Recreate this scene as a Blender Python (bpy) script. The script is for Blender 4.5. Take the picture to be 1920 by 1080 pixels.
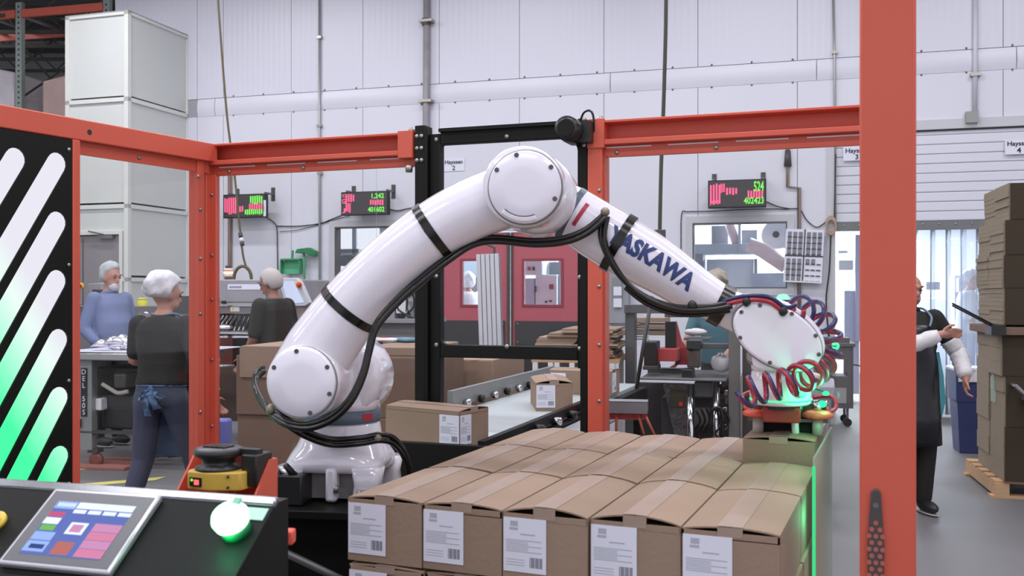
import bpy, bmesh, math, random
from mathutils import Vector, Matrix, Euler
random.seed(7)
for o in list(bpy.data.objects): bpy.data.objects.remove(o)
SC = bpy.context.scene
COL = SC.collection
# ------------------------------------------------------------------ camera
F, CX, HY, HC = 1800.0, 960.0, 550.0, 1.56      # focal length in pixels, principal column, horizon row, lens height
cam_d = bpy.data.cameras.new('camera'); cam = bpy.data.objects.new('camera', cam_d); COL.objects.link(cam)
cam.location = (0, 0, HC); cam.rotation_euler = (math.radians(90), 0, 0)
cam_d.sensor_width = 36; cam_d.lens = F / 1920 * 36; cam_d.shift_y = 10 / 1920
cam_d.clip_start = .05; cam_d.clip_end = 100
cam_d.dof.use_dof = True; cam_d.dof.focus_distance = 4.6; cam_d.dof.aperture_fstop = 7.0
SC.camera = cam
# ------------------------------------------------------------------ world, lamps, exposure
w = bpy.data.worlds.new('world'); SC.world = w; w.use_nodes = True
bg = w.node_tree.nodes['Background']; bg.inputs[0].default_value = (.9, .905, 1.0, 1); bg.inputs[1].default_value = .82
VS = SC.view_settings; VS.view_transform = 'Standard'; VS.look = 'None'; VS.exposure = 0.31; VS.gamma = 1; VS.use_curve_mapping = False
def area(name, loc, sx, sy, power, col=(1, .985, 1), rot=(0, 0, 0)):
    d = bpy.data.lights.new(name, 'AREA'); d.shape = 'RECTANGLE'; d.size = sx; d.size_y = sy; d.energy = power; d.color = col
    o = bpy.data.objects.new(name, d); COL.objects.link(o); o.location = loc; o.rotation_euler = rot
    return o
YAW = math.radians(-16.2)
HALL = Matrix.Translation((-4.95, 15.1, 0)) @ Matrix.Rotation(YAW, 4, 'Z')      # hall axes follow the back wall
for yy in (-3.4, -7.2, -11.0, -14.8):                      # rows of long ceiling lamps along the hall
    for xx in (-3.6, .4, 4.4, 8.4, 12.4):
        area('ceiling_lamp', HALL @ Vector((xx, yy, 6.75)), 2.6, .35, (118 if (xx == .4 and yy > -5) else 84) if xx > -3 else (20 if yy > -5 else 48), (.945, .94, 1.0), rot=(0, 0, YAW))
area('ceiling_lamp', (-11.2, 16.6, 6.75), 2.6, .35, 60, (.96, .965, 1.0))  # extra lamp out of view, added to brighten the rack corner
for xx, yy in ((-1.5, 17.6), (1.5, 17.0), (3.9, 15.6), (6.6, 15.2), (5.0, 18.0)):   # lamps of the bright room behind the wall
    area('back_room_lamp', (xx, yy, 3.25), 1.6, .6, 190, (.90, .955, 1.0), rot=(0, 0, YAW))
# ------------------------------------------------------------------ pixel helpers (a pixel gives a direction; depth comes from what the thing stands on)
def P(px, py, z): return Vector(((px - CX) / F * z, z, HC - (py - HY) * z / F))
def PG(px, py, h): return P(px, py, (HC - h) * F / (py - HY))          # point at height h seen at the pixel
def frame(o, ang):      # local frame: x to the right turned by ang degrees (clockwise from above), y away
    a = math.radians(ang); return Matrix.Translation(o) @ Matrix.Rotation(-a, 4, 'Z')
def onframe(M, px, py, yoff=0.0):   # ray through the pixel meets the plane y = yoff of the frame -> local x, z
    Mi = M.inverted(); o = Mi @ Vector((0, 0, HC)); d = (Mi.to_3x3() @ Vector(((px - CX) / F, 1, -(py - HY) / F)))
    t = (yoff - o.y) / d.y; p = o + d * t
    return p.x, p.z
# ------------------------------------------------------------------ materials
def lin(c): return tuple(((v / 255) / 12.92 if v / 255 <= .04045 else ((v / 255 + .055) / 1.055) ** 2.4) for v in c)
MATS = {}
def mat(name, rgb, rough=.5, metal=0.0, var=.05, scale=6.0, bump=0.0, bscale=60.0, spec=.5, coat=0.0, emis=None, estr=0.0, trans=0.0, sheen=0.0, stretch=None):
    if name in MATS: return MATS[name]
    m = bpy.data.materials.new(name); m.use_nodes = True; nt = m.node_tree; b = nt.nodes['Principled BSDF']
    c = lin(rgb) + (1,)
    b.inputs['Base Color'].default_value = c; b.inputs['Roughness'].default_value = rough; b.inputs['Metallic'].default_value = metal
    b.inputs['Specular IOR Level'].default_value = spec; b.inputs['Coat Weight'].default_value = coat; b.inputs['Coat Roughness'].default_value = .08
    b.inputs['Transmission Weight'].default_value = trans; b.inputs['Sheen Weight'].default_value = sheen
    if emis: b.inputs['Emission Color'].default_value = lin(emis) + (1,); b.inputs['Emission Strength'].default_value = estr
    if var or bump:
        tc = nt.nodes.new('ShaderNodeTexCoord'); src = tc.outputs['Object']
        if stretch:
            mp = nt.nodes.new('ShaderNodeMapping'); mp.inputs['Scale'].default_value = stretch; nt.links.new(src, mp.inputs[0]); src = mp.outputs[0]
    if var:
        n = nt.nodes.new('ShaderNodeTexNoise'); n.inputs['Scale'].default_value = scale; n.inputs['Detail'].default_value = 4; nt.links.new(src, n.inputs['Vector'])
        mx = nt.nodes.new('ShaderNodeMix'); mx.data_type = 'RGBA'
        mx.inputs['A'].default_value = tuple(v * (1 - var * 1.6) for v in c[:3]) + (1,); mx.inputs['B'].default_value = tuple(min(1, v * (1 + var * 1.6)) for v in c[:3]) + (1,)
        nt.links.new(n.outputs['Fac'], mx.inputs['Factor']); nt.links.new(mx.outputs['Result'], b.inputs['Base Color'])
    if bump:
        n2 = nt.nodes.new('ShaderNodeTexNoise'); n2.inputs['Scale'].default_value = bscale; n2.inputs['Detail'].default_value = 3; nt.links.new(src, n2.inputs['Vector'])
        bp = nt.nodes.new('ShaderNodeBump'); bp.inputs['Strength'].default_value = bump; bp.inputs['Distance'].default_value = .01
        nt.links.new(n2.outputs['Fac'], bp.inputs['Height']); nt.links.new(bp.outputs['Normal'], b.inputs['Normal'])
    MATS[name] = m; return m
def emit(name, rgb, s):
    if name in MATS: return MATS[name]
    m = bpy.data.materials.new(name); m.use_nodes = True; nt = m.node_tree; nt.nodes.clear()
    o = nt.nodes.new('ShaderNodeOutputMaterial'); e = nt.nodes.new('ShaderNodeEmission'); e.inputs[0].default_value = lin(rgb) + (1,); e.inputs[1].default_value = s
    nt.links.new(e.outputs[0], o.inputs[0]); MATS[name] = m; return m
def clear(name, tint=(1, 1, 1), gloss=.06, diff=0.0, dcol=(.9, .92, 1), rough=.02):
    """thin clear sheet: transparent with a fresnel reflection and, for milky sheets, some scatter"""
    if name in MATS: return MATS[name]
    m = bpy.data.materials.new(name); m.use_nodes = True; nt = m.node_tree; nt.nodes.clear(); N = nt.nodes.new; L = nt.links.new
    o = N('ShaderNodeOutputMaterial'); t = N('ShaderNodeBsdfTransparent'); t.inputs[0].default_value = tint + (1,)
    g = N('ShaderNodeBsdfGlossy'); g.inputs['Roughness'].default_value = rough
    lw = N('ShaderNodeFresnel'); lw.inputs[0].default_value = 1.35
    mth = N('ShaderNodeMath'); mth.operation = 'MULTIPLY'; mth.inputs[1].default_value = gloss * 16; mth.use_clamp = True; L(lw.outputs[0], mth.inputs[0])
    mx = N('ShaderNodeMixShader'); L(mth.outputs[0], mx.inputs[0]); L(t.outputs[0], mx.inputs[1]); L(g.outputs[0], mx.inputs[2]); last = mx
    if diff:
        d = N('ShaderNodeBsdfDiffuse'); d.inputs[0].default_value = dcol + (1,); tr = N('ShaderNodeBsdfTranslucent'); tr.inputs[0].default_value = dcol + (1,)
        m1 = N('ShaderNodeMixShader'); L(d.outputs[0], m1.inputs[1]); L(tr.outputs[0], m1.inputs[2])
        m2 = N('ShaderNodeMixShader'); m2.inputs[0].default_value = diff; L(last.outputs[0], m2.inputs[1]); L(m1.outputs[0], m2.inputs[2]); last = m2
    L(last.outputs[0], o.inputs[0]); MATS[name] = m; return m
# ------------------------------------------------------------------ mesh builder
class MB:
    def __init__(s, M=None): s.v = []; s.f = []; s.M = M or Matrix()
    def add(s, vs, fs):
        n = len(s.v); s.v += [s.M @ Vector(p) for p in vs]; s.f += [[i + n for i in q] for q in fs]; return s
    def box(s, x0, x1, y0, y1, z0, z1, T=None):
        vs = [Vector((x, y, z)) for z in (z0, z1) for y in (y0, y1) for x in (x0, x1)]
        if T: vs = [T @ p for p in vs]
        return s.add(vs, [(0, 2, 3, 1), (4, 5, 7, 6), (0, 1, 5, 4), (2, 6, 7, 3), (0, 4, 6, 2), (1, 3, 7, 5)])
    def bx(s, c, d, T=None): return s.box(c[0] - d[0] / 2, c[0] + d[0] / 2, c[1] - d[1] / 2, c[1] + d[1] / 2, c[2] - d[2] / 2, c[2] + d[2] / 2, T)
    def rings(s, rs, close=False, cap=True):
        n = len(rs[0]); m = len(rs); vs = [p for r in rs for p in r]; fs = []
        for i in range(m if close else m - 1):
            a = i * n; b = ((i + 1) % m) * n
            for k in range(n): fs.append((a + k, a + (k + 1) % n, b + (k + 1) % n, b + k))
        if cap and not close: fs.append(tuple(range(n - 1, -1, -1))); fs.append(tuple(range((m - 1) * n, m * n)))
        return s.add(vs, fs)
    def tube(s, pts, r, seg=10, close=False, cap=True, up=None):
        pts = [Vector(p) for p in pts]; n = len(pts); rs = []; N = None
        for i, p in enumerate(pts):
            a = pts[(i - 1) % n] if (close or i > 0) else p; b = pts[(i + 1) % n] if (close or i < n - 1) else p
            T = (b - a).normalized()
            if N is None:
                N = Vector(up) if up else (Vector((0, 0, 1)) if abs(T.z) < .9 else Vector((1, 0, 0)))
            N = (N - T * N.dot(T)); N = N.normalized() if N.length > 1e-6 else T.orthogonal().normalized()
            B = T.cross(N); rr = r[i] if isinstance(r, (list, tuple)) else r
            rs.append([p + (N * math.cos(t) + B * math.sin(t)) * rr for t in [2 * math.pi * k / seg for k in range(seg)]])
        return s.rings(rs, close, cap)
    def cyl(s, p0, p1, r0, r1=None, seg=16, cap=True): return s.tube([p0, p1], [r0, r0 if r1 is None else r1], seg, cap=cap)
    def lathe(s, prof, c=(0, 0, 0), axis='Z', seg=24):
        rs = []
        for r, h in prof:
            ring = []
            for k in range(seg):
                t = 2 * math.pi * k / seg; a, b = r * math.cos(t), r * math.sin(t)
                ring.append(Vector(c) + Vector({'Z': (a, b, h), 'Y': (a, h, -b), 'X': (h, a, b)}[axis]))
            rs.append(ring)
        return s.rings(rs)
    def ell(s, c, r, seg=14, rows=8, T=None):
        rs = []; c = Vector(c)
        for i in range(rows + 1):
            ph = math.pi * min(max(i / rows, .02), .98); ring = []
            for k in range(seg):
                t = 2 * math.pi * k / seg; q = Vector((r[0] * math.sin(ph) * math.cos(t), r[1] * math.sin(ph) * math.sin(t), -r[2] * math.cos(ph)))
                ring.append(c + (T @ q if T else q))
            rs.append(ring)
        return s.rings(rs)
    def cap(s, p0, p1, r0, r1=None, seg=10):     # capsule with tapering
        p0 = Vector(p0); p1 = Vector(p1); r1 = r0 if r1 is None else r1; d = (p1 - p0); L = max(d.length, 1e-4); d = d / L
        ps = []; rr = []
        for a in (80, 50, 25, 0): ps.append(p0 - d * r0 * math.sin(math.radians(a))); rr.append(r0 * math.cos(math.radians(a)))
        for a in (0, 25, 50, 80): ps.append(p1 + d * r1 * math.sin(math.radians(a))); rr.append(r1 * math.cos(math.radians(a)))
        return s.tube(ps, rr, seg)
    def prism(s, poly, y0, y1, T=None):          # polygon in x-z, extruded along y
        n = len(poly); vs = [Vector((p[0], y0, p[1])) for p in poly] + [Vector((p[0], y1, p[1])) for p in poly]
        if T: vs = [T @ v for v in vs]
        fs = [tuple(range(n)), tuple(range(2 * n - 1, n - 1, -1))] + [(i, i + n, (i + 1) % n + n, (i + 1) % n) for i in range(n)]
        return s.add(vs, fs)
    def build(s, name, m, parent=None, smooth=False, bevel=0.0, world=False, bseg=2, ang=40):
        me = bpy.data.meshes.new(name); vs = s.v
        if parent is not None and world:
            Mi = wmat(parent).inverted(); vs = [Mi @ v for v in vs]
        me.from_pydata([tuple(v) for v in vs], [], s.f); me.materials.append(m)
        bm = bmesh.new(); bm.from_mesh(me); bmesh.ops.recalc_face_normals(bm, faces=bm.faces); bm.to_mesh(me); bm.free()
        o = bpy.data.objects.new(name, me); COL.objects.link(o)
        if parent is not None: o.parent = parent
        if bevel:
            md = o.modifiers.new('bevel', 'BEVEL'); md.width = bevel; md.segments = bseg; md.limit_method = 'ANGLE'; md.angle_limit = math.radians(35)
        if smooth or bevel:
            me.polygons.foreach_set('use_smooth', [True] * len(me.polygons))
            if smooth is not True or bevel: me.set_sharp_from_angle(angle=math.radians(ang))
        return o
def wmat(o):
    M = Matrix.LocRotScale(o.location, o.rotation_euler, o.scale)
    return wmat(o.parent) @ M if o.parent else M
def tag(o, label=None, cat=None, group=None, kind=None):
    if label: o['label'] = label
    if cat: o['category'] = cat
    if group: o['group'] = group
    if kind: o['kind'] = kind
    return o
def thing(name, label, cat, M=None, group=None, kind=None):
    o = bpy.data.objects.new(name, None); COL.objects.link(o); o.empty_display_size = .05
    if M is not None:
        if isinstance(M, Matrix): o.location = M.to_translation(); o.rotation_euler = M.to_euler()
        else: o.location = M
    return tag(o, label, cat, group, kind)
def struct(o): o['kind'] = 'structure'; return o
def copy_tree(o, parent=None):
    c = o.copy(); COL.objects.link(c); c.parent = parent
    for ch in list(o.children): copy_tree(ch, c)
    return c
def smooth_path(pts, n=6):
    pts = [Vector(p) for p in pts]; out = []
    for i in range(len(pts) - 1):
        p0 = pts[max(i - 1, 0)]; p1 = pts[i]; p2 = pts[i + 1]; p3 = pts[min(i + 2, len(pts) - 1)]
        for k in range(n):
            t = k / n
            out.append(.5 * ((2 * p1) + (p2 - p0) * t + (2 * p0 - 5 * p1 + 4 * p2 - p3) * t * t + (3 * p1 - p0 - 3 * p2 + p3) * t ** 3))
    out.append(pts[-1]); return out
def text_mesh(txt, size, extrude=.0, spacing=1.0, align='CENTER', bold=0.0):
    c = bpy.data.curves.new('t', 'FONT'); c.body = txt; c.size = size; c.align_x = align; c.align_y = 'CENTER'; c.extrude = extrude; c.space_character = spacing; c.offset = bold; c.resolution_u = 3
    o = bpy.data.objects.new('t', c); COL.objects.link(o); dg = bpy.context.evaluated_depsgraph_get(); me = bpy.data.meshes.new_from_object(o.evaluated_get(dg)); bpy.data.objects.remove(o)
    vs = [v.co.copy() for v in me.vertices]; fs = [list(p.vertices) for p in me.polygons]; bpy.data.meshes.remove(me)
    return vs, fs
def put_text(mb, txt, size, at, T=None, sx=1.0, spacing=1.0, align='CENTER', bold=0.0, extrude=.0):
    """lettering in the x-z plane facing -y, centred on `at`"""
    vs, fs = text_mesh(txt, size, extrude, spacing, align, bold)
    vs = [Vector((at[0] + v.x * sx, at[1] - v.z, at[2] + v.y)) for v in vs]
    if T: vs = [T @ v for v in vs]
    return mb.add(vs, fs)
def remesh(mb, name, m, parent, voxel=.012, it=3, world=False):
    o = mb.build(name, m, parent, True, world=world); md = o.modifiers.new('r', 'REMESH'); md.mode = 'VOXEL'; md.voxel_size = voxel; md.use_smooth_shade = True
    s2 = o.modifiers.new('s', 'SMOOTH'); s2.factor = .5; s2.iterations = it
    dg = bpy.context.evaluated_depsgraph_get(); me = bpy.data.meshes.new_from_object(o.evaluated_get(dg)); o.modifiers.clear()
    old = o.data; o.data = me; bpy.data.meshes.remove(old)
    if not me.materials: me.materials.append(m)
    me.polygons.foreach_set('use_smooth', [True] * len(me.polygons)); return o
def bolts(parent, pts, d, r, m, name='bolt', h=.006):
    """round bolt heads; d = direction they face (local to parent)"""
    d = Vector(d).normalized(); me = None
    for p in pts:
        if me is None:
            o = MB().cyl((0, 0, 0), (0, 0, h), r, r * .8, 8).build(name, m, parent, smooth=True); me = o.data
        else:
            o = bpy.data.objects.new(name, me); COL.objects.link(o); o.parent = parent
        o.location = p; o.rotation_euler = d.to_track_quat('Z', 'Y').to_euler()
# palette
ORANGE = mat('orange_powder_coat', (208, 90, 70), .42, 0, .05, 3)
ORANGE_D = mat('orange_guard_plastic', (226, 92, 70), .45)
BLACK = mat('black_powder_coat', (18, 17, 15), .5, 0, .08, 5, spec=.25)
BLACKP = mat('black_plastic', (30, 29, 28), .38)
RUBBER = mat('black_rubber_hose', (20, 18, 16), .25, 0, .1, 20)
STEEL = mat('brushed_steel', (176, 176, 178), .3, .9, .08, 10, stretch=(1, 1, 12))
STEELD = mat('dull_grey_steel', (112, 112, 114), .45, .5, .1, 6)
CHROME = mat('polished_chrome', (215, 216, 222), .12, 1.0, .03)
DGREY = mat('dark_grey_paint', (70, 68, 67), .5, .1, .1, 4)
BOLT = mat('zinc_bolt', (165, 160, 152), .35, .8, .05)
WHITEP = mat('white_plastic', (222, 222, 226), .4, 0, .03)
PAPER = mat('white_label_paper', (226, 226, 240), .6, 0, .02)
INK = mat('black_ink', (38, 38, 44), .6, 0, 0)
CARD = mat('kraft_cardboard', (150, 126, 108), .75, 0, .08, 4, .12, 90)
CARD_D = mat('brown_cardboard', (122, 98, 84), .8, 0, .1, 4, .12, 90)
CARD_E = mat('cardboard_cut_edge', (168, 144, 126), .85, 0, .14, 30, stretch=(1, 1, 8))
TAPE = mat('clear_packing_tape', (160, 138, 124), .4, 0, .06, 12)
SKIN = mat('skin', (178, 128, 112), .55, 0, .06, 12)
def vary(m, lo, hi):       # every carton a slightly different shade of brown
    nt = m.node_tree; b = nt.nodes['Principled BSDF']; src = b.inputs['Base Color'].links[0].from_socket
    oi = nt.nodes.new('ShaderNodeObjectInfo'); mr = nt.nodes.new('ShaderNodeMapRange'); mr.inputs[3].default_value = lo; mr.inputs[4].default_value = hi
    hs = nt.nodes.new('ShaderNodeHueSaturation'); nt.links.new(oi.outputs['Random'], mr.inputs[0]); nt.links.new(mr.outputs[0], hs.inputs['Value']); nt.links.new(src, hs.inputs['Color']); nt.links.new(hs.outputs[0], b.inputs['Base Color'])
vary(CARD, .92, 1.07); vary(CARD_D, .88, 1.1)
# ================================================================== STRUCTURE
MW = frame(Vector((-4.95, 15.1, 0)), 16.2)                  # the long panelled wall at the back
def Wl(px, py, off=0.0): return onframe(MW, px, py, off)
def Ws(px, off=0.0): return onframe(MW, px, HY, off)[0]
# floor with worn concrete
def floor_mat():
    m = mat('sealed_concrete', (108, 106, 108), .42, 0, .06, .9, .05, 40); nt = m.node_tree; b = nt.nodes['Principled BSDF']
    tc = nt.nodes.new('ShaderNodeTexCoord'); n = nt.nodes.new('ShaderNodeTexNoise'); n.inputs['Scale'].default_value = .55; n.inputs['Detail'].default_value = 6
    cr = nt.nodes.new('ShaderNodeMapRange'); cr.inputs[3].default_value = .34; cr.inputs[4].default_value = .7
    nt.links.new(tc.outputs['Object'], n.inputs['Vector']); nt.links.new(n.outputs['Fac'], cr.inputs[0]); nt.links.new(cr.outputs[0], b.inputs['Roughness']); return m
struct(MB().box(-22, 20, -6, 30, -.1, 0).build('floor', floor_mat()))
struct(MB().box(-22, 20, -6, 30, 7.2, 7.3).build('ceiling', mat('dark_roof_deck', (92, 90, 90), .8, 0, .1, 1)))
M_WALL = mat('white_insulated_panel', (216, 216, 227), .38, 0, .025, 1.2)
def ribbed(name, rgb):
    m = mat(name, rgb, .36, 0, 0); nt = m.node_tree; b = nt.nodes['Principled BSDF']
    tc = nt.nodes.new('ShaderNodeTexCoord'); wv = nt.nodes.new('ShaderNodeTexWave'); wv.bands_direction = 'X'; wv.inputs['Scale'].default_value = 3.6; wv.inputs['Distortion'].default_value = .3
    bp = nt.nodes.new('ShaderNodeBump'); bp.inputs['Strength'].default_value = .12; bp.inputs['Distance'].default_value = .01
    nt.links.new(tc.outputs['Object'], wv.inputs['Vector']); nt.links.new(wv.outputs['Fac'], bp.inputs['Height']); nt.links.new(bp.outputs['Normal'], b.inputs['Normal']); return m
M_RIB = ribbed('white_ribbed_panel', (216, 216, 228))
M_SEAM = mat('grey_seam_backing', (160, 160, 166), .7)
def rects_minus(x0, x1, z0, z1, holes):
    xs = sorted({x0, x1} | {min(max(v, x0), x1) for h in holes for v in h[:2]}); zs = sorted({z0, z1} | {min(max(v, z0), z1) for h in holes for v in h[2:]}); out = []
    for a, b in zip(xs, xs[1:]):
        for c, d in zip(zs, zs[1:]):
            mx, mz = (a + b) / 2, (c + d) / 2
            if not any(h[0] < mx < h[1] and h[2] < mz < h[3] for h in holes): out.append((a, b, c, d))
    return out
DOOR = (Ws(806), Ws(1112), 0, 2.46)
w1a, w1b = Wl(630, 426), Wl(775, 548); WIN1 = (w1a[0], w1b[0], 1.45, w1a[1])
w2a, w2b = Wl(1299, 419), Wl(1476, 541); WIN2 = (w2a[0], w2b[0], w2b[1], w2a[1])
o1 = Wl(1566, 428); OPEN = (o1[0], Ws(1995), 0, 3.62)
HOLES = [DOOR, WIN1, WIN2, OPEN]
WX0, WX1, WTOP = Ws(218), 17.0, 7.2
b = MB(MW)
for (a, c, d, e) in rects_minus(WX0, WX1, 0, WTOP, HOLES): b.box(a, c, .0, .14, d, e)
wall = struct(b.build('wall_back', M_SEAM))
RZ0, RZ1 = 4.33, 4.60
seams = [WX0, Ws(372), Ws(421), Ws(548), Ws(682), Ws(825), Ws(975), Ws(1133), Ws(1309), Ws(1495), Ws(1680), Ws(1880), Ws(2090), 15.4, WX1]
def wall_panel(a, c, z0, z1, m):
    b = MB(MW)
    rs = rects_minus(a + .004, c - .004, z0, z1, HOLES)
    for (p, q, r, s_) in rs: b.box(p, q, -.03, 0, r, s_)
    if rs: b.build('wall_panel', m, wall, world=True)
for a, c in zip(seams, seams[1:]):
    wall_panel(a, c, 0, RZ0 - .006, M_WALL); wall_panel(a, c, RZ1 + .006, WTOP, M_RIB)
# bulging bumper rail along the wall, in lengths
rail = struct(MB(MW).box(WX0, WX1, -.02, 0, RZ0, RZ1).build('trim_1', M_SEAM))
rj = [Ws(372), Ws(405), Ws(800), Ws(1145), Ws(1531), Ws(1905), 15.5]
for a, c in zip(rj, rj[1:]):
    b = MB(MW); rs = []
    for x in (a + .006, c - .006):
        rs.append([Vector((x, -.02 - .022 * math.sin(math.pi * k / 8), RZ0 + (RZ1 - RZ0) * k / 8)) for k in range(9)])
    b.rings(rs); o = b.build('rail_cover', M_WALL, rail, world=True, smooth='a')
pts = []
x = Ws(440)
while x < 14: pts.append(MW @ Vector((x, -.034, RZ1 + .02))); pts.append(MW @ Vector((x, -.034, RZ0 - .012))); x += .52
nrm = MW.to_3x3() @ Vector((0, -1, 0))
bolts(rail, pts, nrm, .014, mat('dull_rivet', (120, 116, 116), .5, .5), 'rivet')
# ---------------------------------------------------------------- window frames and panes
M_FR = mat('window_trim_grey', (196, 196, 202), .4, 0, .03)
M_GAS = mat('dark_gasket', (92, 90, 92), .5)
M_GLASS = clear('window_glass', (.97, .985, 1.0), .05)
def window(n, W):
    o = MB(MW)
    for r in rects_minus(W[0] - .09, W[1] + .09, W[2] - .09, W[3] + .09, [W]): o.box(r[0], r[1], -.05, -.028, r[2], r[3])
    o = struct(o.build('window_%d' % n, M_FR))
    g = MB(MW); i = (W[0] + .018, W[1] - .018, W[2] + .018, W[3] - .018)
    for r in rects_minus(W[0], W[1], W[2], W[3], [i]): g.box(r[0], r[1], -.04, .12, r[2], r[3])
    g.build('gasket', M_GAS, o, world=True)
    MB(MW).box(i[0], i[1], .04, .046, i[2], i[3]).build('pane', M_GLASS, o, world=True)
window(1, WIN1); window(2, WIN2)
# ---------------------------------------------------------------- red swing doors
M_RED = mat('red_door_laminate', (178, 84, 96), .45, 0, .05, 2)
M_KICK = mat('black_kick_plate', (52, 50, 52), .5)
mid = Ws(956)
for n, (a, c, wpx) in enumerate(((DOOR[0] + .02, mid - .012, (864, 935)), (mid + .012, DOOR[1] - .02, (980, 1054)))):
    q0, q1 = Wl(wpx[0], 487), Wl(wpx[1], 574); H_ = (q0[0], q1[0], q1[1], q0[1]); d = MB(MW)
    for r in rects_minus(a, c, .02, 2.43, [H_]): d.box(r[0], r[1], .02, .065, r[2], r[3])
    d = struct(d.build('door_%d' % (n + 1), M_RED)); fr = MB(MW); hh = (H_[0] + .02, H_[1] - .02, H_[2] + .02, H_[3] - .02)
    for r in rects_minus(H_[0] - .015, H_[1] + .015, H_[2] - .015, H_[3] + .015, [hh]): fr.box(r[0], r[1], .008, .075, r[2], r[3])
    fr.build('window_frame', mat('dark_red_frame', (140, 44, 58), .45), d, world=True)
    MB(MW).box(hh[0], hh[1], .035, .04, hh[2], hh[3]).build('pane', M_GLASS, d, world=True)
    k1 = Wl(1000, 602)[1]
    MB(MW).box(a + .06, c - .06, .008, .02, .1, k1).build('kick_plate', M_KICK, d, world=True)
    MB(MW).box(a if n else c - .03, a + .03 if n else c + .02, -.004 if n else -.012, .02 if n else -.004, .03, 2.42).build('astragal', mat('dark_astragal', (66, 58, 56), .5), d, world=True)
    ps = [MW @ Vector((x, .006, z)) for x in (a + .1, c - .1) for z in (k1 - .04, k1 - .3, .2)]
    bolts(d, ps, nrm, .012, BOLT, 'screw')
# ---------------------------------------------------------------- doorway with overhead slat door, header and clear strips
od = MB(MW)
for r in rects_minus(OPEN[0] - .1, OPEN[1] + .1, 0, 3.74, [OPEN]): od.box(r[0], r[1], -.07, -.028, r[2], r[3])
od = struct(od.build('door_3', M_FR))
z = 2.475; k = 0
while z < 3.58:
    z1 = min(z + .1185, 3.6)
    b = MB(MW); rs = []
    for x in (OPEN[0] + .01, OPEN[1] - .01): rs.append([Vector((x, yy, zz)) for yy, zz in ((.05, z + .001), (-.016, z + .002), (-.022, z + .012), (-.022, z1 - .012), (-.016, z1 - .002), (.05, z1 - .001))])
    b.rings(rs); b.build('door_slat', M_WALL, od, world=True); z += .12
MB(MW).box(OPEN[0], OPEN[1], .052, .06, 2.4, 3.62).build('backing', M_SEAM, od, world=True)
MB(MW).box(OPEN[0], OPEN[1], -.04, .0, 2.36, 2.47).build('header_bar', mat('grey_header_bar', (118, 120, 122), .4, .4), od, world=True)
bolts(od, [MW @ Vector((OPEN[0] + .1 + .19 * i, -.04, 2.43)) for i in range(16)], nrm, .014, BOLT, 'bolt')
M_STRIP = clear('clear_pvc_strip', (.95, .97, 1.0), .07, .13, (.85, .9, 1.0), .08)
x = Ws(1716)
while x < OPEN[1] - .1:
    rs = []
    for zz in (.03, .9, 1.6, 2.1, 2.37):
        rs.append([Vector((x + .24 * t, .03 + .02 * math.sin(math.pi * t) + .004 * s_ + .03 * math.sin(x * 9 + zz), zz)) for s_ in (0, 1) for t in ((0, .25, .5, .75, 1) if s_ == 0 else (1, .75, .5, .25, 0))])
    MB(MW).rings(rs).build('curtain_strip', M_STRIP, od, world=True, smooth=True); x += .178
# ---------------------------------------------------------------- bright room behind the wall
M_BRW = mat('white_room_wall', (236, 240, 246), .6, 0, .02)
struct(MB(MW).box(3.2, 17, 6.6, 6.75, 0, 3.5).build('wall_far', M_BRW))
struct(MB(MW).box(3.05, 3.2, .14, 6.75, 0, 3.5).build('wall_far_left', M_BRW))
struct(MB(MW).box(16.85, 17, .14, 6.6, 0, 3.5).build('wall_far_right', M_BRW))
struct(MB(MW).box(3.2, 16.85, .14, 6.6, 3.5, 3.6).build('ceiling_back_room', M_BRW))
# ---------------------------------------------------------------- hall beyond the booth on the left
struct(MB().box(-20, -4.4, 21, 21.2, 0, 7.2).build('wall_left', mat('grey_block_wall', (150, 150, 150), .8, 0, .06, 2)))
for i in range(5):
    b = MB(); zt = 6.62
    b.box(-20, -4.6, 16.2 + i * 1.0, 16.26 + i * 1.0, zt, zt + .1).box(-20, -4.6, 16.2 + i * 1.0, 16.26 + i * 1.0, zt - .4, zt - .34)
    xx = -20
    while xx < -5:
        b.cyl((xx, 16.23 + i, zt - .36), (xx + .4, 16.23 + i, zt + .02), .015, seg=5).cyl((xx + .4, 16.23 + i, zt + .02), (xx + .8, 16.23 + i, zt - .36), .015, seg=5); xx += .8
    struct(b.build('trim_%d' % (i + 2), mat('dark_roof_truss', (66, 64, 62), .6)))
# ---------------------------------------------------------------- tall panelled booth against the wall
BMx = frame(Vector((-5.508, 13.77, 0)), 17.0)
M_BOOTH = mat('beige_booth_panel', (206, 209, 206), .45, 0, .03, 1.0)
M_BFR = mat('cream_booth_frame', (216, 217, 212), .4, 0, .03)
booth = thing('stair_booth', 'tall beige panelled booth standing against the white wall', 'booth', BMx)
bw, bd, bh = 1.10, 1.46, 5.63
d0, d1 = onframe(BMx, 139, 441), onframe(BMx, 224, 441); DO = (d0[0], d1[0], 0, d0[1])
levels = [0] + [HC + (HY - y) * 13.77 / F for y in (520, 382, 181)] + [bh]
def bpart(n, m, *bxs, parent=booth, bevel=0.0):
    b = MB()
    for q in bxs: b.box(*q)
    return b.build(n, m, parent, bevel=bevel)
for i, (z0, z1) in enumerate(zip(levels, levels[1:])):
    fr = rects_minus(-bw + .05, -.05, z0 + .03, z1 - .03, [DO])
    if fr: bpart('front_panel', M_BOOTH, *[(a, c, .03, .06, e, f) for a, c, e, f in fr])
    bpart('side_panel', M_BOOTH, (-.06, -.03, .05, bd - .05, z0 + .03, z1 - .03))
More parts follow.
